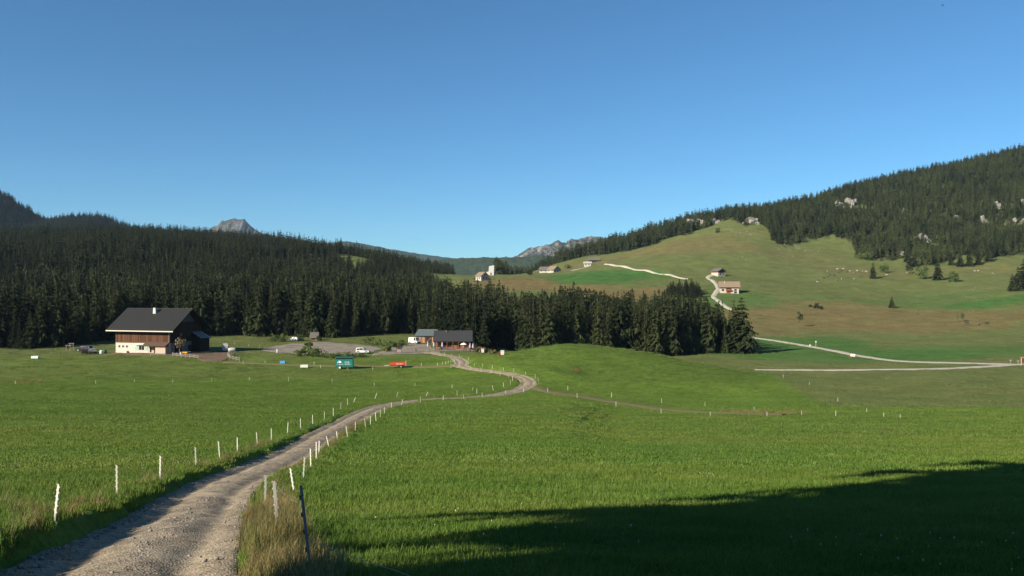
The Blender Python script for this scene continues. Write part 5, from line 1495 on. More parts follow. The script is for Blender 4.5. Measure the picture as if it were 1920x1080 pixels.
broadleaf('dark round bush on the dry grass of the right pasture', 1531, 578.5, 3.8, 2.4, 35, G1, .02, 260, .38, M_SPRUCE, 'bush', 'bush')
broadleaf('low dark bush right beside the round bush on the dry grass', 1540, 580, 2.2, 1.8, 36, G1, .02, 160, .34, M_SPRUCE, 'bush', 'bush')
broadleaf('tiny bush left of the round bush on the dry grass', 1519, 575.5, 1.8, 1.4, 37, G1, .02, 120, .3, M_SPRUCE, 'bush', 'bush')
single_spruce('small spruce at the left of the hillside tree group', 1637, 522.5, 31, 1, G1, 1.3)
broadleaf('round broadleaf tree right of the small hillside spruce', 1658, 511.5, 8.2, 5.2, 38, G1, .05, 520, .55)
broadleaf('dark broadleaf tree at the foot of the steep wood', 1704, 514, 13, 5.0, 39, G1, .05, 620, .6, M_SPRUCE)
broadleaf('broad round tree in the middle of the hillside tree group', 1728, 523.5, 13, 6.6, 40, G1, .05, 700, .6)
single_spruce('full spruce right of the broad round tree on the hillside', 1758, 525.5, 42, 6, G1, 1.2)
broadleaf('low rounded tree at the right of the hillside tree group', 1787, 528.5, 9, 5.0, 41, G1, .03, 520, .55)
for i, (u_, v_, h_, k_) in enumerate(((1783, 497, 25, 1), (1800, 500, 30, 6), (1818, 499, 34, 1), (1834, 496, 32, 5), (1853, 490, 30, 6), (1872, 480, 34, 1), (1912, 470, 44, 6), (1898, 546, 34, 6), (1909, 545, 46, 1), (1920, 543, 60, 6))):
    single_spruce('spruce on the right pasture below the steep wood, %s from the left' % ordinal(i + 1), u_, v_, h_, k_, G1, 1.35)
single_spruce('tiny lone spruce on the brown strip of the far pasture', 1076, 534, 9, 6, G1, 1.4)
broadleaf('round bush left of the far white farm buildings', 994, 516.5, 5.2, 3.2, 42, G1, .05, 240, .5, M_SPRUCE, 'bush', 'bush')
broadleaf('low bushes between the far farm and the white cabin', 1066, 503.5, 3.0, 5.0, 43, G1, .02, 240, .45, M_SPRUCE, 'bush', 'bush')
broadleaf('bright green shrub at the foot of the steep wood', 1618, 487, 6, 12, 44, G1, .0, 600, .7, M_LEAF, 'bush', 'bush')
broadleaf('dark round tree at the rocky top of the bare hill', 1284, 441, 10, 7, 45, G1, .02, 500, .7, M_SPRUCE)
broadleaf('small dark bush on the bare hilltop below the rocks', 1346, 436.5, 6, 3.6, 46, G1, .02, 240, .5, M_SPRUCE, 'bush', 'bush')
# tall spruce and neighbours at the right end of the wood
single_spruce('tallest full spruce at the right end of the wood', 1390, 662, 107, 6, 'spruces at the right end of the wood', 1.5)
single_spruce('pointed spruce left of the tallest one at the wood\'s right end', 1345, 660, 78, 1, 'spruces at the right end of the wood', 1.3)
single_spruce('ragged thin pine rising between spruces near the wood\'s right end', 1318, 660, 84, 4, 'spruces at the right end of the wood', .9)
for i, (u_, h_, k_) in enumerate(((1303, 58, 1), (1330, 54, 6), (1358, 52, 5), (1372, 50, 6), (1407, 42, 1))):
    single_spruce('shorter spruce along the front of the wood\'s right end, %s from the left' % ordinal(i + 1), u_, 662.5, h_, k_, 'spruces at the right end of the wood', 1.2)
# little wood beside the winding road
n_ = 0
rw = np.random.default_rng(8)
spots = [(1252, 556), (1262, 557), (1273, 558), (1284, 558), (1294, 558), (1304, 558), (1313, 557.5), (1257, 552), (1268, 552), (1279, 552), (1290, 552), (1301, 552.5), (1310, 553), (1262, 548), (1274, 547), (1286, 547), (1297, 548), (1306, 549)]
for i, (u_, v_) in enumerate(spots):
    single_spruce('dark spruce in the small grove left of the winding road, %s of it' % ordinal(i + 1), u_, v_, rw.uniform(21, 28), int(rw.integers(0, 3)) * 3 if i % 2 else 1, 'small grove by the winding road', 1.5)
# shrubs near the farm and car park
G2 = 'shrubs around the car park'
SH = plain('dusty_shrub', (0.05, 0.062, 0.028), .9, .3, 1.0)
broadleaf('round dusty tree at the right front corner of the farmhouse', 337, 664, 5.6, 1.9, 51, G2, .25, 420, .26, foliage_mat('dry_leaves', (.10, .085, .05), (.2, .165, .10)))
broadleaf('tall loose shrub in front of the car park', 574, 668, 4.2, 2.2, 52, G2, .0, 420, .3, None, 'bush', 'bush')
broadleaf('wide low shrub right of the tall loose one before the car park', 588, 668.5, 2.4, 3.0, 53, G2, .0, 420, .28, None, 'bush', 'bush')
broadleaf('low shrub left of the tall loose one before the car park', 562, 668, 1.8, 2.0, 54, G2, .0, 300, .26, None, 'bush', 'bush')
for i, (u_, v_, h_, r_w) in enumerate(((606, 670, 1.3, 2.6), (622, 671.5, 1.2, 2.4), (640, 671, 1.2, 2.6), (660, 670.5, 1.3, 2.4), (676, 669.5, 1.0, 2.0))):
    broadleaf('low brown-green scrub behind the teal trailer, %s from the left' % ordinal(i + 1), u_, v_, h_, r_w, 60 + i, G2, .0, 220, .22, None, 'bush', 'bush')
for i, (u_, v_, h_, r_w) in enumerate(((513, 641, 3.0, 3.2), (528, 640.5, 2.6, 2.8), (563, 639, 2.2, 2.0), (599, 639.5, 2.0, 1.2), (690, 645.5, 1.8, 3.6), (712, 648, 1.8, 3.2), (735, 650.5, 2.0, 2.6), (752, 648, 1.6, 2.4))):
    broadleaf('green shrub along the far edge of the car park, %s from the left' % ordinal(i + 1), u_, v_, h_, r_w, 70 + i, G2, .0, 260, .3, None, 'bush', 'bush')
broadleaf('bush right of the white car beside the planter', 727, 658.5, 2.0, 1.5, 80, G2, .0, 240, .26, None, 'bush', 'bush')
for i, (u_, v_, h_, r_w) in enumerate(((893, 660, 1.4, 1.8), (911, 661.5, 1.6, 1.9), (922, 664, 1.2, 1.8))):
    broadleaf('dry yellowish shrub on the bank right of the chalet, %s from the left' % ordinal(i + 1), u_, v_, h_, r_w, 84 + i, G2, .0, 240, .26, foliage_mat('yellow_shrub', (.10, .09, .035), (.2, .17, .06)), 'bush', 'bush')

# limestone outcrops in the right-hand wood and boulders on the bare hill
M_LIME = rock_mat('limestone', (0.26, 0.25, 0.225), (0.07, 0.072, 0.055), 0.35, 0.52)
def rock_geo(seed, sx, sy, sz, n=14):
    rng_ = np.random.default_rng(seed); V = []; Fc = []
    na = n * 2
    for i in range(n + 1):
        ph = math.pi * i / n
        for j in range(na):
            th = 6.2832 * j / na
            d = np.array([math.sin(ph) * math.cos(th), math.sin(ph) * math.sin(th), math.cos(ph)])
            V.append(d)
    V = np.array(V)
    q = 1 + .38 * fbm(V[:, 0] * 2.1 + seed, V[:, 2] * 2.3 + V[:, 1] * 1.7, seed, 4, .6) + .16 * np.round(2.5 * vnoise(V[:, 0] * 3 + seed, V[:, 2] * 4.0 + V[:, 1], seed + 3)) / 2.5
    q = q - .35 * np.abs(vnoise(V[:, 0] * 4 + seed * 1.7, V[:, 2] * 3 + V[:, 1] * 4, seed + 8)) + .12 * vnoise(V[:, 0] * 9, V[:, 2] * 9 + V[:, 1] * 7, seed + 9)
    V = V * q[:, None] * np.array([sx, sy, sz])
    for i in range(n):
        for j in range(na):
            a = i * na + j; b = i * na + (j + 1) % na
            Fc.append((a, a + na, b + na, b))
    return V, np.array(Fc)
WHERE = ['large pale limestone cliff high in the right-hand wood', 'bright pale rock face low in the right-hand wood', 'narrow pale rock face in the right wood', 'pale rock at the right edge inside the wood',
         'pale rocks between spruces at the left end of the right wood', 'broken limestone cliff on top of the bare hill', 'small pale rock high at the right edge of the wood', 'tiny pale rock in the middle of the right wood',
         'pale boulders at the foot of the right wood', 'narrow rock just right of the bright rock face', 'small pale rock in the upper middle of the wood', 'pale rocks on the bare hilltop right of the broken cliff', 'slim pale rock near the right edge of the wood', 'pale rock at the very right edge, high in the wood']
for k, (u_, v_, a_, b_) in enumerate(OUTCROPS):
    c = _oc[k]; sx = a_ / F * c[1] * 1.2; sz = b_ / F * c[1] * 1.35
    t = thing('rock_outcrop', WHERE[k], 'rock', (c[0], c[1] - 2.5, c[2]), 0, 'limestone outcrops')
    nn = 16 if a_ > 20 else 9 if a_ > 10 else 4
    for j in range(nn):
        f = (.24 if nn == 16 else .32 if nn == 9 else .5) * rw.uniform(.75, 1.25)
        V, Fc = rock_geo(20 + k * 11 + j, sx * f, 3.2, sz * f * rw.uniform(1.1, 1.7), 14)
        o = new_mesh_obj('crag', V, Fc, M_LIME, t, smooth=False)
        if nn > 1:
            px_, pz_ = rw.uniform(-.72, .72) * sx, rw.uniform(-.6, .6) * sz
            o.location = (px_, pz_ * 1.6, pz_); o.rotation_euler = (0, rw.uniform(-.4, .4), rw.uniform(0, 6))
# scattered pale boulders
bo = []; bl = []
for (u0, v0, su, sv, n, where) in ((1400, 432, 26, 8, 12, 'below the rocks at the right wood\'s left end'), (1360, 428, 20, 8, 8, 'on the bare hilltop'), (1475, 465, 25, 7, 14, 'below the left tip of the right wood'), (1515, 470, 22, 6, 12, 'below the notch in the wood edge'),
                                   (1440, 485, 50, 14, 8, 'in the middle of the bare slope'), (1545, 500, 40, 12, 4, 'just above the cow herd'), (1650, 487, 20, 5, 6, 'along the foot of the steep wood'), (1850, 510, 30, 10, 5, 'on the pasture at the far right'), (1810, 541, 20, 4, 4, 'low on the pasture at the far right'), (1230, 452, 30, 6, 4, 'below the wood left of the bare hilltop')):
    for _ in range(n): bo.append((u0 + rw.uniform(-su, su), v0 + rw.uniform(-sv, sv))); bl.append(where)
BM = [new_mesh_obj('boulder_shape', *rock_geo(300 + k, 1, .9, .75, 5), M_LIME, None, link=False).data for k in range(4)]
bp = unproject([b[0] for b in bo], [b[1] for b in bo], h_mid, d0=400)
for k, c in enumerate(bp):
    o = bpy.data.objects.new('boulder', BM[k % 4]); COL.objects.link(o); s = rw.uniform(.3, 1.0); o.location = (c[0], c[1], c[2] + .1); o.scale = (s * 1.2, s, s); o.rotation_euler = (0, 0, rw.uniform(0, 6))
    tag(o, 'pale limestone boulder lying ' + bl[k], 'boulder', 'boulders ' + bl[k])

# ------------------------------------------------------------------ grazing animals
def cow_mesh(seed):
    m = MB()
    secs = [(-1.0, .95, .20, .26), (-.85, .98, .33, .38), (-.4, .93, .37, .42), (.1, .92, .38, .44), (.5, .98, .34, .42), (.75, 1.08, .24, .32), (1.0, 1.12, .15, .20), (1.18, 1.0, .16, .18), (1.42, .82, .10, .11), (1.5, .76, .07, .08)]
    n = 10; V = []; Fc = []
    for (x_, zc, ry, rz_) in secs:
        for k in range(n):
            a = 6.2832 * k / n; V.append((x_, ry * math.cos(a), zc + rz_ * math.sin(a)))
    for i in range(len(secs) - 1):
        for k in range(n): Fc.append((i * n + k, i * n + (k + 1) % n, (i + 1) * n + (k + 1) % n, (i + 1) * n + k))
    Fc.append(tuple(range(n))[::-1]); Fc.append(tuple((len(secs) - 1) * n + k for k in range(n)))
    m.add(V, Fc)
    for x_, y_ in ((-.82, .2), (-.82, -.2), (.55, .2), (.55, -.2)):
        hind = x_ < 0
        m.tube((x_, y_, .85), (x_ + (.06 if hind else 0), y_, .42), .14, .075, 6); m.tube((x_ + (.06 if hind else 0), y_, .42), (x_ + (-.03 if hind else .0), y_, 0), .07, .06, 6)
    m.tube((-1.0, 0, 1.15), (-1.1, 0, .5), .035, .02, 5)
    for s in (-1, 1):
        m.tube((1.12, s * .13, 1.1), (1.08, s * .3, 1.12), .06, .02, 5); m.tube((1.15, s * .09, 1.15), (1.2, s * .2, 1.3), .03, .01, 5)
    return m
def cow_mat(name, a, b, th):
    m_, nt, bs = mat(name)
    tc = N(nt, 'ShaderNodeTexCoord'); no = N(nt, 'ShaderNodeTexNoise'); setin(no, 'Scale', 1.6); setin(no, 'Detail', 1.0); nt.links.new(tc.outputs['Object'], no.inputs['Vector'])
    cr = N(nt, 'ShaderNodeValToRGB'); cr.color_ramp.elements[0].position = th - .01; cr.color_ramp.elements[0].color = c4(a); cr.color_ramp.elements[1].position = th + .01; cr.color_ramp.elements[1].color = c4(b)
    nt.links.new(no.outputs[0], cr.inputs[0]); nt.links.new(cr.outputs[0], bs.inputs['Base Color']); setin(bs, 'Roughness', .8)
    return m_
CM = [cow_mat('white_hide', (.28, .26, .22), (.32, .30, .26), .5), cow_mat('dark_hide', (.03, .022, .018), (.6, .55, .48), .62), cow_mat('brown_hide', (.17, .08, .04), (.65, .6, .5), .6)]
CO = [cow_mesh(k).build('cow_shape', CM[k]) for k in range(3)]
for o in CO: COL.objects.unlink(o)
def cow(label, u, v, kind, rz, group, s=1.0):
    p = at(u, v); o = bpy.data.objects.new('cow', CO[kind].data); COL.objects.link(o); o.location = (p.x, p.y, p.z); o.rotation_euler = (0, 0, rz); o.scale = (s, s, s); tag(o, label, 'cow', group)
cow('dark cow nearest to the yellowish birch', 1812.5, 607.8, 1, 2.6, 'cows near the birch')
cow('brown-and-white cow between the two others right of the birch', 1834.5, 610.8, 2, .6, 'cows near the birch')
cow('dark cow with white rump, rightmost near the birch', 1850.5, 608.2, 1, 3.0, 'cows near the birch')
herd = [(1570, 506, 0), (1578, 509, 1), (1581, 505.5, 0), (1588, 511, 1), (1594, 509.5, 0), (1600, 513, 2), (1607, 509, 0), (1611, 511, 2), (1618, 510, 0), (1624, 510.5, 0), (1627, 512, 2), (1573, 512, 1), (1552, 520, 1), (1557, 517, 1), (1564, 517, 1), (1568, 527.5, 0), (1578, 524.5, 0), (1533, 530, 0), (1534, 527, 1), (1545, 522.5, 1), (1614, 519, 1), (1602, 524.5, 0), (1700, 512.5, 0), (1828, 509.5, 0), (1834, 509, 0), (1662, 517, 0)]
for i, (u_, v_, k_) in enumerate(sorted(herd)):
    cow('%s cow of the herd grazing on the hillside, %s from the left' % (('white', 'dark', 'brown')[k_], ordinal(i + 1)), u_, v_, k_, 1.7 * i, 'cow herd on the hillside', 1.0)
# ------------------------------------------------------------------ electric fence posts
M_POST = plain('white_plastic_post', (0.55, 0.53, 0.48), 0.5, 0.10, 6.0)
M_INS = plain('insulator_black', (0.03, 0.03, 0.03), 0.5, 0.1, 4)
def post_shape():
    m = MB()
    m.prism([(-.022, -.012), (.022, -.012), (.022, .012), (.006, .012), (.006, .022), (-.006, .022), (-.006, .012), (-.022, .012)], 2, -.15, .97)
    m.prism([(-.016, -.010), (.016, -.010), (.008, .010), (-.008, .010)], 2, .97, 1.0)
    return m
def clip_shape():
    m = MB()
    for z_ in (.28, .45, .62, .78, .92): m.box(.022, .040, -.010, .012, z_, z_ + .035); m.box(-.040, -.022, -.010, .012, z_ + .06, z_ + .09)
    return m
def foot_shape():
    m = MB(); m.box(.022, .07, -.010, .010, .02, .045); m.tube((0, 0, -.3), (0, 0, -.15), .006, .008, 5); return m
_po = post_shape().build('fence_post', M_POST); _cl = clip_shape().build('wire_clips', M_POST); _ft = foot_shape().build('step_foot', M_POST)
for o in (_po, _cl, _ft): COL.objects.unlink(o)

def fence_post(u, vt, vb, label, group, ut=None, h=None):
    p = at(u, vb)
    if h is None: h = min(max((vb - vt) * p.y / F, .72), 1.12)
    thick = 1.0 if p.y < 60 else 1.0 + min((p.y - 60) / 140.0, 1.0) * .1
    o = bpy.data.objects.new('fence_post', _po.data); COL.objects.link(o)
    o.location = (p.x, p.y, p.z - .02); o.scale = (thick * 1.1, thick * 1.1, h)
    lean = 0.0 if ut is None else math.atan2((ut - u), (vb - vt))
    rr = random.Random(int(u * 7 + vb))
    o.rotation_euler = (rr.uniform(-.03, .03), lean if ut is not None else rr.uniform(-.02, .02), rr.uniform(-.4, .4))
    tag(o, label, 'fence post', group)
    if p.y < 75:
        for src, nm in ((_cl, 'wire_clips'), (_ft, 'step_foot')):
            c = bpy.data.objects.new(nm, src.data); COL.objects.link(c); c.parent = o
    return o

LEFT = [(102, 905, 980, 113), (219, 871, 933), (300, 854, 902), (367.5, 838, 876, 366), (412, 827, 859, 409.5), (445, 820, 850), (482.5, 810, 835, 481), (508.7, 803, 825.5), (539, 791, 812.5, 540.5), (563.7, 784, 804), (586.5, 777, 795, 586), (608, 771, 788), (625, 764, 780), (639, 754, 768), (651.6, 746.7, 759.7), (663, 743.7, 754.6, 667), (703, 735.5, 747.6, 707.5), (743.5, 734, 744, 746.5), (798.5, 734, 743.7, 802.5), (857, 732, 742.8), (885, 725.5, 733.4, 887.5), (894, 728.6, 738), (925, 722, 732.5, 923), (944, 717, 726), (957, 712, 721), (961, 705, 714), (953, 700.8, 708), (937.7, 696, 704.4), (920.5, 693, 700), (902, 689, 697), (882, 686.6, 694), (861, 684, 691), (845.5, 682.7, 689.6)]
RIGHT = [(521, 899, 993, 514), (497, 890, 959.5, 498), (552, 876.6, 927, 544), (568, 856.6, 902, 571), (583, 840.5, 879.5, 582), (593, 828, 860), (598, 826, 853), (617.5, 817, 840.7, 611.7), (633, 808, 829, 631), (651.6, 798, 817.7, 648.6), (666, 790, 808.6), (685.7, 784.5, 802.6, 683.6), (694.5, 780, 796), (705, 773, 790, 703.6), (713, 766.6, 781.8), (721, 762.7, 775.4), (734, 754, 766), (753, 748, 759, 755), (788, 743, 755), (831, 741, 752), (869, 739, 748), (904, 736, 746), (947.7, 731.6, 740), (981.5, 727, 735.5)]
OUTER = [(1010, 707, 716, 1008), (1003.6, 701, 709), (985.4, 696, 704), (963.4, 691, 698), (943.7, 688.7, 695.6), (923, 684, 690), (905, 682, 689), (889.7, 680, 687), (878.8, 679.6, 685.7), (878, 669, 676), (861.6, 664, 669), (847, 662, 667), (833.4, 660.4, 665), (823, 658, 664)]
INNER = [(820, 680, 685.5), (830, 678, 684), (835.7, 677, 683), (840.5, 676, 682), (845, 674, 681), (848, 673, 679), (851.7, 672.6, 678.5)]
CROSS = [(29, 714, 720), (179.5, 713, 719.5), (252, 711, 717), (324, 711, 718), (397, 708, 715), (467.5, 707, 713), (540.7, 707, 715), (622.6, 710, 717), (701.5, 717, 724), (778, 718, 725), (847.7, 721, 727.5)]
PATHN = [(1027, 727, 735.7), (1082, 736.7, 746), (1155, 752.5, 762), (1239.6, 766, 776), (1331.6, 771.6, 781), (1438, 771.6, 780), (1503, 771, 778), (1567, 770, 780), (1657, 776, 782), (1688, 778, 785)]
PATHF = [(1064.7, 722.8, 732), (1146.6, 735.7, 745), (1240.5, 746.7, 756), (1322, 753, 762), (1414, 762, 770), (1468.6, 702, 708), (1517.5, 716, 722), (1571, 746, 753), (1625, 766, 772.6)]
MEADOW = [(497, 676, 681.5), (456, 676, 682.5), (440, 640.5, 646), (466, 645, 651), (487, 645, 651.5), (601, 684, 690), (652, 686, 692), (699, 687, 693.5), (790, 680, 687), (589, 678, 684)]
for pts, txt, grp in ((LEFT, 'white fence post along the left edge of the dirt track', 'fence posts left of the dirt track'), (RIGHT, 'white fence post along the right edge of the dirt track', 'fence posts right of the dirt track'),
                      (OUTER, 'white fence post on the outer side of the track\'s far bend', 'fence posts round the far bend'), (INNER, 'small white fence post inside the bend near the chalet', 'fence posts inside the far bend'),
                      (CROSS, 'white fence post in the line crossing the left meadow', 'fence posts across the left meadow'), (PATHN, 'white fence post on the near side of the worn path', 'fence posts near side of the worn path'),
                      (PATHF, 'white fence post on the far side of the worn path', 'fence posts far side of the worn path'), (MEADOW, 'pale fence post in the meadow around the trailers', 'fence posts around the trailers')):
    for i, q in enumerate(pts):
        how = 'from the near end' if pts in (LEFT, RIGHT) else 'in line' if pts is OUTER else 'from the left'
        if pts is MEADOW: q_ = sorted(MEADOW)[i]
        else: q_ = q
        fence_post(q_[0], q_[1], q_[2], '%s, %s %s' % (txt, ordinal(i + 1), how), grp, q_[3] if len(q_) > 3 else None)

# the grey metal stake in front
gd = 9.5; gx = (584 - 960) / F * gd
t = thing('metal_stake', 'leaning grey metal fence stake in front of the white posts', 'fence post', (gx, gd, ground(gx, gd)), 0)
m = MB(); m.prism([(-.016, -.010), (.016, -.010), (.016, .0), (.005, .0), (.005, .016), (-.005, .016), (-.005, .0), (-.016, .0)], 2, -.3, 1.06); st = m.build('shaft', plain('grey_iron', (.27, .275, .275), .55, .2, 8, metal=.3), t)
for z_ in (.3, .5, .7, .9):
    m = MB(); m.box(-.033, -.021, -.012, .012, z_, z_ + .05); m.build('insulator', M_INS, t)
t.rotation_euler = (0, -math.radians(6.5), 0)

# thin wires
def wire(label, pts, sag=.06, r=.0022):
    m = MB()
    for a, b in zip(pts[:-1], pts[1:]):
        a = Vector(a); b = Vector(b); prev = a
        for k in range(1, 7):
            tt = k / 6; q = a.lerp(b, tt); q.z -= sag * 4 * tt * (1 - tt); m.tube(prev, q, r, n=4); prev = q
    o = m.build('fence_wire', M_STEEL); tag(o, label, 'wire', 'fence wires'); return o
tops = []
for q in [RIGHT[0]] + RIGHT[2:8]:
    p = at(q[0], q[2]); tops.append((p.x, p.y, p.z + .8))
wire('thin wire strung from the grey stake along the right-hand posts', [(gx - .1, gd, ground(gx, gd) + .85)] + tops)
x1, y1 = 0.4, 6.6
wire('thin wire running down into the shaded grass at the lower edge', [(gx - .05, gd, ground(gx, gd) + .45), (-1.2, 8.6, ground(-1.2, 8.6) + .30), (x1, y1, ground(x1, y1) + .35)], .02)

# ------------------------------------------------------------------ grass, flowers, stones
def grass_mat(name, inst, lo, hi, tip, transl=.35, col=None):
    """blades take the colour of the ground they stand on (inst) or a colour of their own"""
    m, nt, b = mat(name)
    geo = N(nt, 'ShaderNodeNewGeometry')
    n1 = N(nt, 'ShaderNodeTexNoise'); setin(n1, 'Scale', .35); setin(n1, 'Detail', 5.0); setin(n1, 'Roughness', .65); nt.links.new(geo.outputs['Position'], n1.inputs['Vector'])
    n2 = N(nt, 'ShaderNodeTexNoise'); setin(n2, 'Scale', 14.0); setin(n2, 'Detail', 2.0); nt.links.new(geo.outputs['Position'], n2.inputs['Vector'])
    ad = N(nt, 'ShaderNodeMath', operation='ADD'); nt.links.new(n1.outputs[0], ad.inputs[0]); nt.links.new(n2.outputs[0], ad.inputs[1])
    mr = N(nt, 'ShaderNodeMapRange'); setin(mr, 'From Min', .72); setin(mr, 'From Max', 1.28); nt.links.new(ad.outputs[0], mr.inputs[0])
    cr = N(nt, 'ShaderNodeValToRGB'); e = cr.color_ramp.elements; e[0].color = c4(lo); e[0].position = 0.0; e[1].color = c4(tip); e[1].position = 1.0
    el = cr.color_ramp.elements.new(.55); el.color = c4(hi)
    nt.links.new(mr.outputs[0], cr.inputs[0])
    n0 = N(nt, 'ShaderNodeTexNoise'); setin(n0, 'Scale', .055); setin(n0, 'Detail', 6.0); setin(n0, 'Roughness', .7)
    mp = N(nt, 'ShaderNodeMapping'); mp.inputs['Scale'].default_value = (.6, 1.5, 1.0); nt.links.new(geo.outputs['Position'], mp.inputs[0]); nt.links.new(mp.outputs[0], n0.inputs['Vector'])
    m0 = N(nt, 'ShaderNodeMapRange'); setin(m0, 'From Min', .42); setin(m0, 'From Max', .64); nt.links.new(n0.outputs[0], m0.inputs[0])
    mh = N(nt, 'ShaderNodeMix', data_type='RGBA'); nt.links.new(m0.outputs[0], mh.inputs[0]); mh.inputs[6].default_value = (.80, .90, .88, 1); mh.inputs[7].default_value = (1.34, 1.08, 1.25, 1)
    v1 = N(nt, 'ShaderNodeVectorMath', operation='MULTIPLY'); nt.links.new(cr.outputs[0], v1.inputs[0]); nt.links.new(mh.outputs[2], v1.inputs[1])
    out = v1
    if inst:
        at_ = N(nt, 'ShaderNodeAttribute', attribute_name='gcol'); at_.attribute_type = 'INSTANCER'
        v2 = N(nt, 'ShaderNodeVectorMath', operation='MULTIPLY'); nt.links.new(v1.outputs[0], v2.inputs[0]); nt.links.new(at_.outputs['Color'], v2.inputs[1]); out = v2
    nt.links.new(out.outputs[0], b.inputs['Base Color']); setin(b, 'Roughness', .6); setin(b, 'Specular IOR Level', .2)
    tr = N(nt, 'ShaderNodeBsdfTranslucent'); nt.links.new(out.outputs[0], tr.inputs[0])
    ms = N(nt, 'ShaderNodeMixShader'); ms.inputs[0].default_value = transl
    nt.links.new(b.outputs[0], ms.inputs[1]); nt.links.new(tr.outputs[0], ms.inputs[2]); nt.links.new(ms.outputs[0], nt.nodes['Material Output'].inputs[0])
    return m
M_GRASS = grass_mat('grass_blades', True, (.92, 1.0, .90), (1.25, 1.28, 1.25), (1.75, 1.45, 2.2))
M_DRY = grass_mat('dry_grass_blades', False, (0.12, 0.11, 0.034), (0.22, 0.18, 0.068), (0.36, 0.29, 0.13))

def blade_patch(seed, n, rad, h, w, bend=.45):
    r = np.random.default_rng(seed); V = []; Fc = []
    for _ in range(n):
        a = r.random() * 6.28; q = rad * math.sqrt(r.random()); x0, y0 = q * math.cos(a), q * math.sin(a)
        hh = h * (.45 + .75 * r.random()); az = r.random() * 6.28; bx_, by_ = math.cos(az), math.sin(az); bd = hh * bend * (.3 + r.random())
        wx, wy = -by_ * w * .5, bx_ * w * .5
        i = len(V)
        V += [(x0 - wx, y0 - wy, -.03), (x0 + wx, y0 + wy, -.03), (x0 + bx_ * bd * .35 + wx * .8, y0 + by_ * bd * .35 + wy * .8, hh * .6), (x0 + bx_ * bd * .35 - wx * .8, y0 + by_ * bd * .35 - wy * .8, hh * .6), (x0 + bx_ * bd, y0 + by_ * bd, hh)]
        Fc += [(i, i + 1, i + 2, i + 3), (i + 3, i + 2, i + 4)]
    return V, Fc
src_grass = bpy.data.collections.new('grass_kinds')
for k in range(4): src_obj(src_grass, 'grass_%d' % k, tri_mesh('grass_patch', blade_patch(500 + k, 130, .30, [.10, .13, .085, .15][k], .011), M_GRASS))
src_grass_far = bpy.data.collections.new('grass_far_kinds')
for k in range(4): src_obj(src_grass_far, 'fargrass_%d' % k, tri_mesh('grass_tuft', blade_patch(520 + k, 110, .80, [.11, .14, .09, .17][k], .032, .6), M_GRASS))
src_dry = bpy.data.collections.new('dry_kinds')
for k in range(3): src_obj(src_dry, 'dry_%d' % k, tri_mesh('dry_grass_tuft', blade_patch(540 + k, 46, .22, [.42, .55, .34][k], .008, .5), M_DRY))

rg = np.random.default_rng(12)
def cell_points(x0, x1, y0, y1, sp):
    gx_, gy_ = np.meshgrid(np.arange(x0, x1, sp), np.arange(y0, y1, sp))
    return gx_.ravel() + rg.uniform(-.5, .5, gx_.size) * sp, gy_.ravel() + rg.uniform(-.5, .5, gy_.size) * sp
def grass_layer(name, bands, coll, label):
    P = []; S = []; I = []
    for (d0, d1, sp, sc, hs) in bands:
        x, y = cell_points(-.75 * d1 - 2, .75 * d1 + 2, 0.0, d1, sp)
        r = np.hypot(x, y); m = (y > 2.5) & (r >= d0) & (r < d1) & (np.abs(x) < .72 * y + 3)
        x, y = x[m], y[m]
        lat, _, _ = track_coords(x, y)
        m = (np.abs(lat) > TRACK_HW + .32 + .25 * rg.random(len(x)))
        x, y = x[m], y[m]
        m = forest_mask(x, y) < .5
        for C_, hw_ in STRIPS:
            if C_[:, 1].min() > 240: continue
            c_ = resample(C_, 1.0)
            near_ = np.nonzero((x > c_[:, 0].min() - 3) & (x < c_[:, 0].max() + 3) & (y > c_[:, 1].min() - 3) & (y < c_[:, 1].max() + 3))[0]
            if len(near_):
                d2_ = ((x[near_, None] - c_[None, :, 0]) ** 2 + (y[near_, None] - c_[None, :, 1]) ** 2).min(1)
                m[near_[d2_ < (hw_ + .9 + .7 * rg.random(len(near_))) ** 2]] = False
        x, y = x[m], y[m]
        z = h_full(x, y); n = len(x)
        # the sward is uneven: taller, thicker patches
        k = 1 + .55 * fbm(x / 2.2, y / 2.2, 93, 3) + .55 * fbm(x / 11, y / 7, 94, 3)
        s = sc * rg.uniform(.85, 1.2, n)
        P.append(np.stack([x, y, z - .005], 1)); S.append(np.stack([s, s, hs * np.clip(k, .35, 1.9) * rg.uniform(.75, 1.2, n)], 1)); I.append(rg.integers(0, 4, n))
    P = np.concatenate(P); S = np.concatenate(S); I = np.concatenate(I)
    o = scatter(name, P, S, rg.uniform(0, 6.28, len(P)), I, coll, gcol=ground_colour(P[:, 0], P[:, 1]))
    tag(o, label, 'grass', kind='stuff'); print(name, len(P))
grass_layer('meadow_grass', [(3, 22, .26, 1.0, 1.0), (22, 46, .42, 1.5, 1.25)], src_grass, 'short green meadow grass on the near slope and both sides of the track')
grass_layer('pasture_grass', [(46, 90, .95, 1.0, .8), (90, 150, 1.7, 1.5, 1.0), (150, 235, 2.6, 2.0, 1.1), (235, 430, 5.5, 2.6, 1.6), (430, 720, 8.5, 3.6, 2.6)], src_grass_far, 'green pasture grass on the valley floor and the mound')

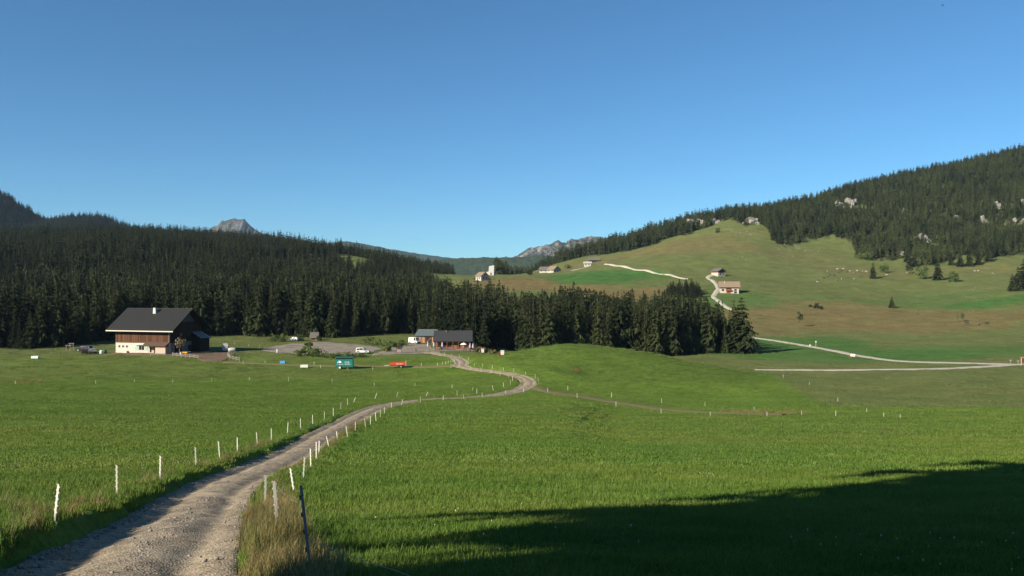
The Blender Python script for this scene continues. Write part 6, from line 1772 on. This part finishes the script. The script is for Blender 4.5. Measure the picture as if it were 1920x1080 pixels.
# dry grass on the banks
def dry_points():
    P = []
    Ts = resample(TRACK[8:], .18)
    t = np.gradient(Ts, axis=0); t /= np.hypot(t[:, 0], t[:, 1])[:, None]; nr = np.stack([t[:, 1], -t[:, 0]], 1)
    r = np.hypot(Ts[:, 0], Ts[:, 1])
    for side, dens, lo, hi, rmax in ((1, 3.0, 1.95, 2.9, 30), (1, 1.0, 1.95, 2.7, 95), (-1, .6, 2.2, 3.2, 70)):
        for k in range(len(Ts)):
            if r[k] > rmax or Ts[k, 1] < 3: continue
            for _ in range(rg.poisson(dens * (1.0 if r[k] < 24 else .5))):
                o = rg.uniform(lo, hi) * side; P.append(Ts[k] + nr[k] * o)
    for (u0, v0, su, sv, n) in ((1440, 774, 70, 4, 80), (1380, 772, 30, 3, 30), (40, 716, 45, 3, 60), (1080, 694, 10, 3, 30), (30, 960, 30, 10, 40)):
        q = unproject(u0 + rg.uniform(-su, su, n), v0 + rg.uniform(-sv, sv, n), h_mid, d0=15, n=900); P += [w_[:2] for w_ in q]
    return np.array(P)
dp = dry_points()
z = h_full(dp[:, 0], dp[:, 1]); rr_ = np.hypot(dp[:, 0], dp[:, 1])
s = rg.uniform(.6, 1.15, len(dp)) * np.where(rr_ > 60, 1.5, 1.0)
o = scatter('dry_grass', np.stack([dp[:, 0], dp[:, 1], z - .01], 1), np.stack([s, s, s * rg.uniform(.5, 1.0, len(dp))], 1), rg.uniform(0, 6.28, len(dp)), rg.integers(0, 3, len(dp)), src_dry)
tag(o, 'tall dry yellow grass on the bank along the right of the dirt track', 'dry grass', kind='stuff')

# clover heads
src_fl = bpy.data.collections.new('clover_kinds')
mfl = MB(); mfl.lathe([(.004, .0), (.004, .10), (.016, .105), (.02, .12), (.014, .138), (.003, .145)], n=6)
src_obj(src_fl, 'clover_0', tri_mesh('clover', (mfl.v, mfl.f), plain('clover_white', (.42, .41, .33), .8, .1, 8)))
fx_, fy_ = cell_points(-30, 40, 5, 52, .34)
den = fbm(fx_ / 4.5, fy_ / 4.5, 97, 3); lat, _, _ = track_coords(fx_, fy_)
mk = (rg.random(len(fx_)) < np.clip((den - .20) * 1.3, .02, .4)) & (np.abs(lat) > 3) & (np.abs(fx_) < .7 * fy_)
fx_, fy_ = fx_[mk], fy_[mk]; n = len(fx_); s = rg.uniform(.5, .95, n)
o = scatter('clover_flowers', np.stack([fx_, fy_, h_full(fx_, fy_)], 1), np.stack([s, s, s], 1), rg.uniform(0, 6, n), np.zeros(n, int), src_fl)
tag(o, 'small white clover heads dotted through the near grass', 'flowers', kind='stuff'); print('clover', n)

# loose stones on the track
src_st = bpy.data.collections.new('stone_kinds')
M_STONE = plain('track_stone', (.21, .195, .175), .9, .3, 2.0)
for k in range(5):
    V, Fc = rock_geo(700 + k, 1, .8, .6, 3); src_obj(src_st, 'stone_%d' % k, new_mesh_obj('stone', V, Fc, M_STONE, None, link=False).data)
def stones():
    r = np.hypot(TR_F[:, 0], TR_F[:, 1]); P = []; S = []
    t = np.gradient(TR_F, axis=0); t /= np.hypot(t[:, 0], t[:, 1])[:, None]; nr = np.stack([t[:, 1], -t[:, 0]], 1)
    for k in range(len(TR_F)):
        if TR_F[k, 1] < 6 or r[k] > 75: continue
        q = rg.poisson(34 if r[k] < 34 else 9)
        for _ in range(q):
            l = rg.choice([rg.uniform(-1, 1), rg.normal(0.05, .14), rg.normal(-.86, .1), rg.normal(.9, .08)], p=[.30, .22, .36, .12])
            if abs(l) > 1.08: continue
            pos = TR_F[k] + nr[k] * l * 1.9 + t[k] * rg.uniform(-.15, .15)
            zz = _zi[k] + .02 + float(track_relief(np.array(pos[0]), np.array(pos[1]), np.array(l)))
            if abs(l) > .96: zz -= .03
            s_ = min(.0105 * (1 / max(rg.random(), .03)) ** .45 * rg.uniform(.7, 1.3) * (1.35 if l < -.7 else 1.0), .085)
            P.append((pos[0], pos[1], zz)); S.append(s_)
    P = np.array(P); S = np.array(S)
    o = scatter('loose_stones', P, np.stack([S * 1.2, S, S], 1), rg.uniform(0, 6, len(P)), rg.integers(0, 5, len(P)), src_st)
    tag(o, 'loose grey stones scattered over the dirt track', 'gravel', kind='stuff'); print('stones', len(P))
stones()

# a bird far up in the sky at the right
p = Vector(((1767 - 960) / F * 300, 300, (540 - 10) / F * 300))
m = MB(); m.lathe([(.02, -.35), (.10, -.1), (.11, .1), (.05, .35)], (0, 0), 8, 'x'); bird = m.build('bird', M_BLACKP); bird.location = p
for s in (-1, 1):
    m = MB(); m.slab((-.15, s * .08, .02), (.15, s * .08, .02), (.05, s * .75, .16), (-.12, s * .75, .16), .015); m.build('wing', M_BLACKP, bird)
m = MB(); m.slab((-.62, -.1, 0), (-.34, -.03, 0), (-.34, .03, 0), (-.62, .1, 0), .012); m.build('tail', M_BLACKP, bird)
tag(bird, 'tiny dark bird high in the sky at the upper right', 'bird')

# ------------------------------------------------------------------ morning air
def haze():
    m = bpy.data.materials.new('haze'); m.use_nodes = True; nt = m.node_tree; nt.nodes.clear()
    out = nt.nodes.new('ShaderNodeOutputMaterial'); pv = nt.nodes.new('ShaderNodeVolumePrincipled')
    pv.inputs['Color'].default_value = (0.48, 0.70, 1.0, 1); pv.inputs['Density'].default_value = HAZE_D; pv.inputs['Anisotropy'].default_value = 0.0
    nt.links.new(pv.outputs[0], out.inputs['Volume'])
    b = MB(); b.box(-7000, 7000, -400, 8200, -130, 620); o = b.build('haze', m); tag(o, 'thin blue morning haze in the air', 'haze', kind='stuff')
HAZE_D = 0.000030
haze()
